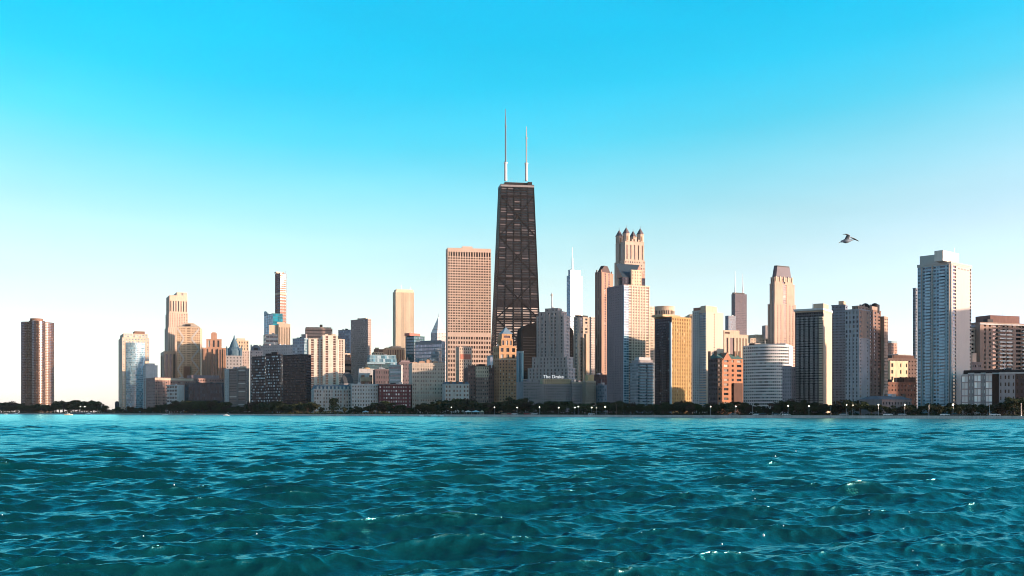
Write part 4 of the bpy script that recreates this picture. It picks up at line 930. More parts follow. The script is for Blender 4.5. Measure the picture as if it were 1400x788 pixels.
b = B('curved_block', 'white curved apartment building with continuous window bands along the shore', 720, -24, 1016, 1016, 1079, depth=30)
n = 22; pts = []
for i in range(n + 1):
    t = i / n; px = 1016 + (1079 - 1016) * t; yy = 7.0 * (2 * t - 0.85) ** 2 - 1.5
    pts.append((b.Rx(px, yy), yy))
pts += [(b.Rx(1079, 7), 24), (b.Rx(1016.5, 22), 24)]
b.tower(pts, GZ, b.z(474), [S(1, 22, .82, .5, .6)] * n + [None, None, S(4, 22, .6, .5)], wall((.66, .66, .66), var=.1), glass((.02, .03, .04), (.30, .42, .45), .35, .06, 1.5))
b.pent(1024, 1074, 471, b.z(474) + .7, LGREY, d0=.25, d1=.7)
b = B('apartment_house', 'low mauve grey block tucked against the right end of the curved white building', 600, 40, 1069.5, 1082, 1088); b.tier(GZ, b.z(503), wall((.33, .28, .30)), Ls=S(5, 13, .45, .5), Rs=S(2, 13, .4, .5)); b.pent(1072, 1080, 500, b.z(503) + .7, MAUVE, face='L')
b = B('banded_block', 'pinkish balcony block peeking out between the curved white building and the dark balcony slab', 900, 24, 1074, 1077, 1090, depth=24); b.tier(GZ, b.z(474), PINK, Rs=S(2, 24, .9, .5, .9), Ls=None, g=G_N)

b = B('balcony_slab', 'long slab with dark balconies on its shaded side and blank cream end wall', 600, 58, 1087, 1125.5, 1137.5, cat='tower')
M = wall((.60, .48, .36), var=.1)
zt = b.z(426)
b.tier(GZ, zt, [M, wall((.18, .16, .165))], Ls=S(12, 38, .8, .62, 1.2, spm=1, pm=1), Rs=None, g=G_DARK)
for k in range(6):
    u0 = b.b * (k / 6.0 + .015)
    b.balconies('L', u0, u0 + b.b / 6 * (.55 if k else .7), GZ + 3, zt - 2.5, 16 if k in (2, 4) else 38, wall((.30, .28, .28)) if k else M, 1.5, 1.0) if k in (0,) else None
m_ = wall((.32, .29, .29))
for k in range(1, 6):
    mm = MB()
    for f in range(38):
        z = GZ + 3 + (zt - 5.5 - GZ) * f / 38; mm.box(-1.4, -.02, b.b * (k / 6.0 + .01), b.b * (k / 6.0 + .11), z, z + .2); mm.box(-1.4, -1.28, b.b * (k / 6.0 + .01), b.b * (k / 6.0 + .11), z + .2, z + 1.0)
    b.mesh('balcony_stack', mm, m_)
b.box('cornice', -1.6, b.a + .3, -.4, b.b + .5, zt + .72, b.z(421.5), wall((.62, .60, .58)))
b.pent(1111, 1140, 413, b.z(421.5) + .02, CREAM, face='L', d0=.35, d1=.9) if False else b.box('penthouse', b.a * .3, b.a * .9, 1.5, b.b * .45, b.z(421.5) + .02, b.z(413.5), CREAM)
b = B('grey_slab', 'narrow grey blue slab with a lit rooftop block, left of the ornate brown tower', 640, 62, 1137, 1155.5, 1159, cat='tower')
b.tier(GZ, b.z(418), GREYBLUE, Ls=S(10, 40, .55, .45, .3), Rs=S(1, 40, .4, .4), g=glass((.04, .05, .06), (.16, .19, .22), .4)); b.box('penthouse', .5, b.a * .9, 1, b.b * .5, b.z(418) + .75, b.z(411.5), TAN)

b = B('ornate_tower', 'brown stone apartment tower with a broken roofline of small domes and one recessed dark strip', 560, 44, 1155, 1174.5, 1205, cat='tower')
M = wall((.34, .25, .21)); ML = wall((.36, .35, .37))
zt = b.z(424)
x1_, x2_ = b.Rx(1189), b.Rx(1204.5, 5)
b.tier(GZ, b.z(462), ML, x1=x1_, Ls=S([(1, .55), (.5, 0)] * 4 , 22, .5, .62, .5), Rs=S([(1, .4), (1, .0), (1.2, .3)], 22, .5, .4, .3), roof=False, name='lower_wall')
b.tier(b.z(462), zt, [ML, M], x1=x1_, Ls=S(4, 6, .5, .6, .5), Rs=S([(1, .4), (1, .0), (1.2, .3)], 6, .5, .4, .3, spm=1, pm=1), name='upper_wall')
b.tier(GZ, b.z(420), wall((.20, .13, .11)), x0=x1_ + .02, x1=x2_, y0=5, Rs=S(5, 30, .4, .45, .3))  # shade of the recess put into a darker brown than its neighbours
b.tier(GZ, b.z(428), wall((.42, .31, .25)), x0=x2_ + .02, x1=b.Rx(1214, 3), y0=3, y1=b.b - 3, Rs=S([(1, .7), (.3, 0), (1, .7)], 30, .6, .35, .3))
b.tier(zt + .72, b.z(419.5), M, x0=.6, x1=x1_ - .5, y0=.8, y1=b.b - 4, Rs=S(3, 1, .4, .6), Ls=S(4, 1, .45, .6), name='top_storey'); b.tier(b.z(420) + .72, b.z(415), M, x0=x1_, x1=x2_ - 1, y0=6, y1=b.b - 3, Rs=S(4, 1, .4, .6), name='top_storey')
for px, yp_ in ((1183, 4), (1196, 8)):
    x = b.Rx(px, yp_); m = MB(); r = 2.3; zz = b.z(419.5) + .72 if px < 1190 else b.z(415) + .72
    m.lathe([(r, zz), (r, zz + .8), (r * .85, zz + 1.6), (r * .5, zz + 2.3), (.05, zz + 2.6)], 14, x, yp_); b.mesh('dome', m, DARK)
for px in (1177, 1181, 1190, 1201): b.pent(px, px + 1.6, 416.5, b.z(424), M, name='chimney', d0=.15, d1=.22)

b = B('glass_tower', 'small distant teal and pink block right of the ornate brown tower', 1250, 30, 1213, 1219, 1227); b.tier(GZ, b.z(470), wall((.5, .3, .24)), Rs=S(4, 26, .5, .5), Ls=S(4, 26, .5, .5)); b.pent(1214.5, 1226.5, 466, b.z(470) + .7, BLUEM)
b = B('brick_block', 'brown flat roofed block with a glowing cream front, right of the ornate tower', 720, 24, 1212, 1214, 1253, depth=30)
xl_ = b.Rx(1238)
b.tier(GZ, b.z(491), wall((.13, .09, .08)), Rs=S(10, 14, .4, .4, .4)); b.pent(1222, 1250, 485.5, b.z(491) + .7, DBROWN); b.pent(1228, 1246, 484.2, b.z(485.5) + .02, LGREY, name='roof_slab', d0=.32, d1=.68)
b.tower([(.3, -2), (xl_, -2), (xl_, -.05), (.3, -.05)], GZ, b.z(495), [S([(1, .55), (.5, 0), (1, 0), (.5, .7), (1, .0), (.6, .6)], 8, .5, .55, .5), None, None, None], wall((.62, .50, .34)), name='front_bay')
b = B('brick_block', 'low rust brown brick block below the glowing cream front', 620, 26, 1211, 1213, 1253, depth=20); b.tier(GZ, b.z(524), wall((.17, .09, .07)), Rs=S(9, 7, .35, .4)); b.pent(1236, 1252, 516, b.z(524) + .7, DBROWN)
b = B('mansion', 'old grey stone mansion with a pitched roof and small windows behind the trees', 530, 26, 1204, 1206, 1246, depth=16)
b.tier(GZ, b.z(548), wall((.22, .18, .18)), Rs=S(10, 3, .4, .5)); m = MB(); m.poly([(-.3, -.3), (b.a + .3, -.3), (b.a + .3, b.b), (-.3, b.b)], b.z(548) + .72, [(2, 5), (b.a - 2, 5), (b.a - 2, b.b - 5), (2, b.b - 5)], b.z(541.5)); b.mesh('pitched_roof', m, wall((.16, .16, .19)))
for px in (1212, 1224, 1237): b.pent(px, px + 2, 539.5, b.z(546), BROWN, name='chimney', d0=.3, d1=.4)
b = B('office_slab', 'thin grey slab tower edging out left of the white balcony tower', 760, 40, 1248, 1252, 1262, cat='tower'); b.tier(GZ, b.z(395), GREYBLUE, Ls=S(2, 46, .8, .5), Rs=S(4, 46, .6, .5), g=G_N)

# white balcony tower
b = B('balcony_tower', 'tall white tower with columns of blue balconies and a blank sunlit end wall, rightmost high-rise', 540, 42, 1254.5, 1300, 1328, cat='tower')
M = wall((.50, .455, .42), var=.07)
zt = b.z(361.5)
xs0, xs1 = b.Rx(1303), b.Rx(1307.5)
MB_ = wall((.42, .56, .64), .6, .12)
b.tier(GZ, zt, [M, MB_], Rs=S([(3, 0), (4.5, .95), (19, 0), (2.5, .8)], 44, .5, .6, .4, g=G_BROWN), Ls=S([(1, .75), (.45, 0), (1, .75), (1.6, .94), (.4, 0), (1, .8), (1, .8), (1.6, .94), (.35, 0), (.8, .8), (.35, 0)], 44, .7, .52, .5, spm=1, pm=1, g=glass((.02, .06, .08), (.26, .38, .44), .35, .05, 1.6)))
tot = 1 + .45 + 1 + 1.6 + .4 + 1 + 1 + 1.6 + .35 + .8 + .35
# edge runs from the far corner to the near one: distances are measured back from the near corner
def Lpos(a0, a1): return b.b * (1 - a1 / tot), b.b * (1 - a0 / tot)
for a0, a1 in ((2.45, 4.05), (6.45, 8.05)):
    u0, u1 = Lpos(a0, a1); b.balconies('L', u0 + .2, u1 - .2, GZ + 3, zt - 2.5, 44, plain('balcony_paint', (.48, .62, .70), .6), 1.5, .95)
for a0 in (1.2, 4.25, 9.1, 9.8):
    u0, u1 = Lpos(a0, a0 + .16); b.box('fin', -1.0, -.02, u0, u1, GZ, zt + .3, M)
b.box('corner_band', -.25, b.a + .2, -.25, b.b + .2, zt + .75, b.z(357.5), M)
b.box('vent_row', b.Rx(1309), b.Rx(1325), -.3, -.02, b.z(363), b.z(362.2), DARK) if False else None
for k in range(4): b.box('vent', b.Rx(1310 + k * 4), b.Rx(1312.3 + k * 4), -.12, -.02, b.z(366), b.z(364.2), GREY)
b.pent(1257.5, 1285, 347.5, b.z(357.5) + .02, M, face='L', d0=.15, d1=.9); b.pent(1289, 1311, 342, b.z(357.5) + .02, wall((.66, .58, .52)), d0=.1, d1=.35); b.mast(1305, 338.5, b.z(342), .18, yy=4)

# right edge
b = B('apartment_slab', 'broad apartment slab with stacked balconies and a brown roof storey at the right edge', 620, 20, 1336, 1340, 1425, depth=30, cat='building')
M = wall((.28, .205, .175)); zt = b.z(442)
b.tier(GZ, zt, [M, wall((.14, .09, .08))], Rs=S([(.5, 0), (1, .35), (1, .35), (1.2, .9), (.2, 0), (1.2, .9), (1, .35), (1, .35), (.2, 0), (1.2, .9), (1, .9), (1.2, .9), (.2, 0), (1, .35), (1, .35)], 22, .5, .55, .8), Ls=S(2, 22, .5, .5))
for a0 in (3.7, 5.1, 8.5, 10.7):
    u0 = b.a * a0 / 12.9; b.balconies('R', u0 + .1, u0 + b.a * 1.2 / 12.9 - .1, GZ + 3, zt - 2.5, 22, wall((.66, .63, .60)), 1.3, .9)
b.box('cornice', -.6, b.a, -.8, -.02, zt - .9, zt - .05, LGREY); b.pent(1354, 1394, 431, zt + .7, wall((.17, .10, .09))); b.mast(1371, 427, b.z(431), .15)
b.tier(GZ, b.z(450), wall((.50, .42, .36)), x0=-4.5, x1=-.05, y0=4, y1=14, Rs=S(1, 20, .8, .5, .8), name='side_wing')
b = B('brick_block', 'low dark roofed block between the white balcony tower and the brown apartment slab', 560, 24, 1328, 1329, 1342, depth=14); b.tier(GZ, b.z(497), wall((.22, .18, .18)), Rs=S(4, 10, .5, .45)); b.pent(1329.5, 1335, 483, b.z(497) + .7, PINK)

b = B('office_block', 'low grey modern block with bright glazed bays and a dark recess at the right edge', 520, -23, 1315, 1315, 1430, depth=26)
zt = b.z(512); M = wall((.33, .31, .32)); gB = G_BRIGHT
pos = [1315, 1322.5, 1332, 1341, 1347.5, 1356.5, 1366, 1391]
def seg(pa, pb, spec, y0, mat, yt=512, nm='wall'):
    xa, xb = b.Rx(pa, y0), b.Rx(pb, y0); b.tower([(xa + .01, y0), (xb - .01, y0), (xb - .01, b.b), (xa + .01, b.b)], GZ, b.z(yt), [spec, None, None, None], mat, gB, name=nm, roofmat=LGREY)
seg(1315, 1323.5, S(2, 6, .88, .82, .3), 0, M, 514); seg(1323.5, 1332, S([(1, .35), (1, .35)], 6, .35, .5, .3), .8, M); seg(1332, 1341, S(2, 6, .9, .82, .3), 0, M, 513); seg(1341, 1347.5, S([(1, .35), (1, .35)], 6, .35, .5, .3), .8, M); seg(1347.5, 1356.5, S(2, 6, .9, .82, .3), 0, M, 513)
seg(1356.5, 1366, None, 2.5, DBROWN); seg(1366, 1388, S([(1, .35), (.4, 0), (1, .45), (1, .45), (.4, 0), (1, .35)], 6, .4, .5, .4, g=G_DARK), 0, wall((.28, .26, .27))); seg(1388, 1430, S(7, 6, .4, .5, .4, g=G_DARK), 1.5, wall((.08, .06, .06)))
b.box('roof_band', b.Rx(1318), b.a - 1, 6, b.b - 2, b.z(511), b.z(506), DARK)

# unseen blocks added to shade visible buildings
for i, (X, Y, W_, D_, H_, th) in enumerate([(470, 425, 50, 58, 90, 4), (152, 925, 38, 66, 80, 0), (150, 865, 26, 56, 84, 0), (560, 505, 60, 30, 92, 12), (640, 560, 50, 40, 60, 12), (560, 800, 60, 40, 118, 10), (600, 880, 70, 40, 110, 10), (570, 960, 60, 36, 112, 10), (640, 1040, 70, 40, 140, 10), (640, 1120, 60, 40, 150, 10), (700, 1220, 70, 40, 160, 10), (560, 690, 40, 30, 50, 10)]):
    b = B('shade_block', ['plain brown unseen block added to shade the visible buildings', 'plain grey unseen block added to shade the visible buildings', 'plain cream unseen block added to shade the visible buildings'][i % 3], 0, th, 0, 0, 0, world=((X, Y), W_, D_), group='unseen blocks added for shade')
    b.tier(GZ, GZ + H_, [BROWN, GREY, CREAM][i % 3], Rs=S(10, round(H_ / 4), .5, .5), Ls=S(6, round(H_ / 4), .5, .5))

# ------------------------------------------------------------------ land, seawall, road
SH = [(-400, 2300), (-150, 1950), (0, 1680), (200, 1380), (400, 950), (550, 800), (700, 715), (850, 640), (1000, 565), (1200, 505), (1400, 465), (1600, 440), (1900, 420), (2600, 400)]
def Ds(px):
    return float(np.interp(px, [p for p, _ in SH], [d for _, d in SH]))
def shore(px, off=0.0):
    D = Ds(px) + off
    return wx(px, D), D
pxs = [float(v) for v in np.arange(-400, 2601, 20)]
m = MB()
for p, q in zip(pxs, pxs[1:]):
    A, Bq = shore(p, .3), shore(q, .3)
    fa, fb = 14000 / A[1], 14000 / Bq[1]
    m.face([(*A, GZ), (*Bq, GZ), (Bq[0] * fb, 14000, GZ), (A[0] * fa, 14000, GZ)])
gm, t, bs = newmat('ground')
n = t.nodes.new('ShaderNodeTexNoise'); n.inputs['Scale'].default_value = .05; n.inputs['Detail'].default_value = 8
tc = t.nodes.new('ShaderNodeTexCoord'); t.links.new(tc.outputs['Object'], n.inputs['Vector'])
rp = t.nodes.new('ShaderNodeValToRGB'); rp.color_ramp.elements[0].position = .35; rp.color_ramp.elements[1].position = .65
rp.color_ramp.elements[0].color = (.035, .05, .02, 1); rp.color_ramp.elements[1].color = (.12, .11, .09, 1)
t.links.new(n.outputs['Fac'], rp.inputs[0]); t.links.new(rp.outputs[0], bs.inputs['Base Color']); bs.inputs['Roughness'].default_value = .95
tag(m.build('ground', gm), kind='structure')
def strip(name, o0, o1, z, mat, thick=0.0, a=-400, bq=2600):
    m = MB(); P = [p for p in pxs if a <= p <= bq]
    for p, q in zip(P, P[1:]):
        A0, A1, B0, B1 = shore(p, o0), shore(p, o1), shore(q, o0), shore(q, o1)
        m.face([(*A0, z), (*B0, z), (*B1, z), (*A1, z)])
        if thick:
            m.face([(*A0, z - thick), (*B0, z - thick), (*B0, z), (*A0, z)]); m.face([(*B1, z - thick), (*A1, z - thick), (*A1, z), (*B1, z)])
    return m.build(name, mat)
CONC = wall((.52, .45, .42), .9, .35, .15)
tag(strip('seawall', 0.0, 1.2, GZ + .22, CONC, 3.0), 'long low pale concrete seawall edging the water along the whole shore', 'seawall')
tag(strip('path', 1.25, 6.5, GZ + .012, wall((.36, .33, .30), .9)), kind='structure')
tag(strip('road', 15, 29, GZ + .008, wall((.05, .05, .052), .9)), kind='structure')
tag(strip('kerb', 14.6, 14.98, GZ + .13, wall((.35, .34, .33), .9), .2), kind='structure')
m = MB()
for p in np.arange(-100, 1500, 6.0):
    A, Bq = shore(p, 22), shore(p + 3, 22); A1, B1 = shore(p, 22.2), shore(p + 3, 22.2); z = GZ + .013
    m.face([(*A, z), (*Bq, z), (*B1, z), (*A1, z)])
tag(m.build('road_marking', M_WHITE), kind='structure')
m = MB()
for p, q in ((98, 112), (112, 126), (126, 140), (140, 152), (152, 164)):
    for (P, Q) in [(p, q)]:
        x0, x1 = wx(P, 1500), wx(Q, 1500); m.box(x0 + .02, x1, 1500, 1506, -1, 2.1 + .5 * ((int(p) // 7) % 3))
tag(m.build('breakwater', wall((.12, .13, .15), .9)), 'low dark grey breakwater in the water between the curved tower and the blue glass tower', 'breakwater')

# ------------------------------------------------------------------ trees
def leafmat(name, rgb):
    m, t, b = newmat(name)
    ge = t.nodes.new('ShaderNodeNewGeometry'); oi = t.nodes.new('ShaderNodeObjectInfo'); a = t.nodes.new('ShaderNodeMath'); a.operation = 'ADD'
    t.links.new(ge.outputs['Random Per Island'], a.inputs[0]); t.links.new(oi.outputs['Random'], a.inputs[1])
    mr = t.nodes.new('ShaderNodeMapRange'); mr.inputs['From Max'].default_value = 2; mr.inputs['To Min'].default_value = .55; mr.inputs['To Max'].default_value = 1.45
    t.links.new(a.outputs[0], mr.inputs['Value'])
    mx = t.nodes.new('ShaderNodeMix'); mx.data_type = 'RGBA'; mx.blend_type = 'MULTIPLY'; mx.inputs[0].default_value = 1; mx.inputs[6].default_value = (*rgb, 1)
    t.links.new(mr.outputs[0], mx.inputs[7]); t.links.new(mx.outputs[2], b.inputs['Base Color']); b.inputs['Roughness'].default_value = .75
    b.inputs['Specular IOR Level'].default_value = .2
    return m
LEAF = [leafmat('foliage', (.036, .042, .018)), leafmat('foliage_green', (.040, .052, .020)), leafmat('foliage_brown', (.045, .033, .022))]
BARK = wall((.07, .055, .045), .9, .3, 2.0)
def crown_mesh(seed, mat, N=1500):
    rg = np.random.default_rng(seed)
    lob = []
    for k in range(11):
        a = rg.uniform(0, 2 * math.pi); r = rg.uniform(.4, 3.0); z = rg.uniform(3.4, 8.4); lob.append((r * math.cos(a), r * math.sin(a), z, rg.uniform(1.2, 2.1) * (1 - .05 * abs(z - 5.5))))
    v = []; f = []
    for i in range(N):
        lx, ly, lz, lr = lob[rg.integers(len(lob))]
        d = rg.normal(size=3); d /= np.linalg.norm(d); rr = lr * rg.uniform(.25, 1.0) ** .45
        p = np.array([lx, ly, lz]) + d * rr * np.array([1.05, 1.05, .85])
        u = rg.normal(size=3); u /= np.linalg.norm(u); w = np.cross(u, rg.normal(size=3)); w /= np.linalg.norm(w)
        s = rg.uniform(.22, .48); n = len(v)
        v += [tuple(p - u * s), tuple(p + w * s * .7), tuple(p + u * s), tuple(p - w * s * .7)]; f.append((n, n + 1, n + 2, n + 3))
    me = bpy.data.meshes.new('crown'); me.from_pydata(v, [], f); me.materials.append(mat); return me
def trunk_mesh(seed):
    rg = random.Random(seed); m = MB()
    m.tube((0, 0, -.2), (.1, 0, 2.6), .26, .19); m.tube((.1, 0, 2.55), (0, .1, 6.5), .19, .06)
    for k in range(5):
        a = rg.uniform(0, 6.28); r = rg.uniform(1.2, 2.4); m.tube((.08, 0, 2.2 + .5 * k), (r * math.cos(a), r * math.sin(a), 4.2 + .7 * k), .11, .03, 6)
    o = m.build('trunk', BARK); me = o.data; bpy.data.objects.remove(o); return me
CR = [crown_mesh(40 + i, LEAF[(0, 1, 0, 2, 0, 1)[i]]) for i in range(6)]; TR = [trunk_mesh(i) for i in range(3)]
TOP = [(-40, 552), (20, 551), (32, 553), (70, 553), (80, 549), (98, 548), (122, 548.5), (134, 553), (142, 559), (160, 558), (205, 557), (215, 555), (230, 550), (250, 549), (300, 549), (312, 556), (328, 556), (342, 551), (372, 549), (398, 553), (418, 549), (432, 557), (446, 546), (456, 543), (466, 546), (474, 556), (505, 555), (515, 547), (530, 551), (560, 557), (590, 550), (606, 547), (640, 545), (655, 553), (672, 551), (690, 549), (706, 543), (722, 547), (735, 551), (760, 549), (800, 551), (828, 550), (850, 551), (880, 553), (910, 551), (930, 548), (960, 553), (975, 553), (990, 549), (1008, 548), (1020, 552), (1050, 557), (1066, 546), (1090, 548), (1110, 551), (1135, 553), (1150, 549), (1165, 546), (1200, 551), (1230, 553), (1262, 553), (1300, 553), (1345, 553), (1370, 551), (1384, 544), (1410, 545)]
SEG = [(142, 'dark tree of the clump at the foot of the curved tower at the far left', 'trees at the foot of the curved tower'),
       (225, 'dark tree in the thin row below the blue glass tower and the mauve brick block', 'trees below the blue glass tower'),
       (312, 'dark round tree below the pale office box and the dark blue glass box', 'trees below the dark blue glass box'),
       (436, 'dark tree below the domed hotel and the dark glass towers', 'trees below the dark glass towers'),
       (442, 'dark tree just left of the big solitary round tree', 'trees left of the big round tree'),
       (564, 'dark green tree below the grid fronted and maroon brick lakefront blocks', 'trees below the maroon brick block'),
       (650, 'dark tree below the cream ornate block and the grey white house row', 'trees below the cream ornate block'),
       (716, 'dark tree below the pyramid roofed brick tower', 'trees below the pyramid roofed tower'),
       (822, 'dark tree below the long hotel with rooftop lettering', 'trees below the long grey hotel'),
       (900, 'dark green tree below the corner tower and the squat balcony block', 'trees below the squat balcony block'),
       (1018, 'dark tree below the golden tower and the gabled orange house', 'trees below the gabled orange house'),
       (1095, 'dark tree below the curved white building', 'trees below the curved white building'),
       (1150, 'dark tree below the dark balcony slab', 'trees below the dark balcony slab'),
       (1212, 'dark tree below the ornate brown tower', 'trees below the ornate brown tower'),
       (1262, 'dark tree in front of the old grey mansion', 'trees in front of the grey mansion'),
       (1330, 'dark low tree below the white balcony tower', 'trees below the white balcony tower'),
       (1500, 'dark tree in front of the low grey modern block at the right edge', 'trees in front of the low grey modern block')]
rt = random.Random(5)
def tree(px, off, ytop, k, label, group, wide=1.0):
    x, y = shore(px, off)
    h = max(3.0, (HY - ytop) / F * y + CAMZ - GZ)
    r = empty('tree', (x, y, GZ), rt.uniform(0, 6.28)); tag(r, label, 'tree', group)
    sc_ = h / 9.6; w = sc_ * wide
    o = link('crown', CR[k], r); o.scale = (w, w, sc_)
    o = link('trunk', TR[k % 3], r); o.scale = (w, w, sc_)
    return r
px = -14.0; count = 0
while px < 1416:
    yt = float(np.interp(px, [p for p, _ in TOP], [y for _, y in TOP]))
    yt -= 1.6
    for row in range(2):
        p = px + rt.uniform(-2.5, 2.5) + row * 3; 
        if 432 < p < 475: continue
        lab = next(s for s in SEG if p < s[0])
        k = rt.choice([0, 1, 2, 3, 4, 5]); off = (34 if row else 11) + rt.uniform(-2, 9) + (20 if p < 150 else 0)
        if p > 1210: off = (32 if row else 10.5) + rt.uniform(0, 8)
        y_ = yt + (rt.uniform(-1.0, 2.6) if row else rt.uniform(2.0, 6.0))
        y_ = min(y_, 560.5)
        tree(p, off, y_, k, lab[1], lab[2], rt.uniform(1.25, 1.8)); count += 1
    D = Ds(px); px += max(6.6, 5.4 * F / D * .9)
tree(455.5, 18, 543, 1, 'big solitary round tree in front of the white house with the blue grey mansard roof', None, 1.15)
tree(440, 20, 556, 0, 'small dark tree left of the big solitary round tree', None, 1.2); tree(471, 20, 556.5, 2, 'small dark tree right of the big solitary round tree', None, 1.2)
print('trees', count)
# undergrowth between the trees
rg = np.random.default_rng(3); v = []; f = []
for i in range(26000):
    p = rg.uniform(-20, 1420); off = rg.uniform(31, 62) if rg.random() < .72 else rg.uniform(8, 13)
    x, y = shore(p, off); z = GZ + (4.2 if off > 30 else 1.3) * (y / 700) ** .5 * rg.random() ** .8 * (.6 + .4 * math.sin(p * .21) * math.sin(p * .083 + 1))
    u = rg.normal(size=3); u /= np.linalg.norm(u); w = np.cross(u, rg.normal(size=3)); w /= np.linalg.norm(w); s = rg.uniform(.25, .6) * (y / 700) ** .5; n = len(v); q = np.array([x, y, z])
    v += [tuple(q - u * s), tuple(q + w * s), tuple(q + u * s), tuple(q - w * s)]; f.append((n, n + 1, n + 2, n + 3))
me = bpy.data.meshes.new('shrubs'); me.from_pydata(v, [], f); me.materials.append(LEAF[0])
tag(link('shrubs', me), kind='stuff')

# ------------------------------------------------------------------ lamps, poles, cars, tents, boats
GLOBE = plain('lamp_globe', (1, .95, .85), .4, emit=4.0, ecol=(1, .90, .72))
def lamp_meshes():
    m = MB(); m.tube((0, 0, -.1), (0, 0, .7), .16, .12); m.tube((0, 0, .7), (0, 0, 6.3), .08, .055); a = m.build('pole', M_METAL); me1 = a.data; bpy.data.objects.remove(a)
    m = MB(); m.lathe([(.02, 6.28), (.24, 6.36), (.38, 6.6), (.38, 6.8), (.24, 7.02), (.02, 7.1)], 12); a = m.build('globe', GLOBE, smooth=True); me2 = a.data; bpy.data.objects.remove(a)
    return me1, me2
LP, LG = lamp_meshes()
LAMPS = [(110, 556, 'left one of two lit lamps among the trees right of the curved tower'), (116, 556, 'right one of two lit lamps among the trees right of the curved tower'),
         (617, 557, 'lit globe lamp below the grey white house row'), (676, 557, 'lit globe lamp left of the pyramid roofed brick tower'), (707, 557.4, 'lit globe lamp right below the pyramid roofed brick tower'),
         (737.5, 556.8, 'lit globe lamp below the left wing of the long grey hotel'), (764, 557.6, 'lit globe lamp below the rooftop lettering of the long grey hotel'), (786, 557.4, 'left lamp of a close lit pair below the right wing of the long grey hotel'), (790.5, 556, 'right lamp of a close lit pair below the right wing of the long grey hotel'),
         (809, 557.5, 'lit lamp left of the two lamps below the low grey blue block'), (815.5, 557.4, 'small lit lamp between two others below the low grey blue block'), (827.5, 556.4, 'bright lit lamp below the mauve side of the corner tower'),
         (971.5, 556, 'lit globe lamp at the left foot of the gabled orange house'), (1006, 555.8, 'lit globe lamp at the right foot of the gabled orange house'), (1077.5, 555, 'lit globe lamp below the right end of the curved white building'), (1106, 555.4, 'lit globe lamp below the middle of the dark balcony slab'),
         (1157.5, 553.6, 'left one of two lit lamps below the ornate brown tower'), (1166, 554.2, 'right one of two lit lamps below the ornate brown tower'), (1201, 553.4, 'lit globe lamp at the left end of the old grey mansion'), (1237, 553.4, 'lit globe lamp at the right end of the old grey mansion'), (1303, 553.4, 'bright lit lamp at the foot of the white balcony tower')]
for px, py, lab in LAMPS:
    x, y = shore(px, 8.6); h = wz(py, y) - GZ; k = h / 6.75
    r = empty('street_lamp', (x, y, GZ)); tag(r, lab, 'street lamp', 'lit lamps along the lakefront')
    o = link('pole', LP, r); o.scale = (1.2, 1.2, k); o = link('globe', LG, r); s = 1.05 if 'bright' in lab else .72
    s *= max(1, y / 800); o.scale = (s, s, s); o.location = (0, 0, 6.68 * k - 6.68 * s)
for px, py, lab in [(1029, 556, 'thin bare metal pole below the left part of the curved white building'), (1136, 556, 'thin bare metal pole below the cream end wall'), (1270, 554, 'thin bare metal pole in front of the white balcony tower'), (1353, 553, 'thin bare metal pole in front of the bright glazed bays'), (1396, 552, 'thin bare metal pole nearest the right edge of the frame')]:
    x, y = shore(px, 7.5); m = MB(); h = wz(py, y) - GZ; m.tube((0, 0, 0), (0, 0, h), .11, .07); m.tube((0, 0, h), (0, 0, h + .25), .16, .1); m.tube((0, 0, 0), (0, 0, .4), .25, .2)
    o = m.build('metal_pole', M_METAL); o.location = (x, y, GZ); tag(o, lab, 'pole')
x, y = shore(843, 7); m = MB(); pr = None; h = wz(541, y) - GZ
for i in range(13):
    t = i / 12; P = (-2.4 * t ** 2.5, 0, h * (1 - (1 - t) ** 1.25));
    if pr: m.tube(pr, P, .13 - .08 * (i - 1) / 12, .13 - .08 * i / 12)
    pr = P
o = m.build('curved_pole', plain('bronze', (.2, .13, .09), .5, .5)); o.location = (x, y, GZ); tag(o, 'tall thin pole bending left at its top in front of the corner tower', 'pole')

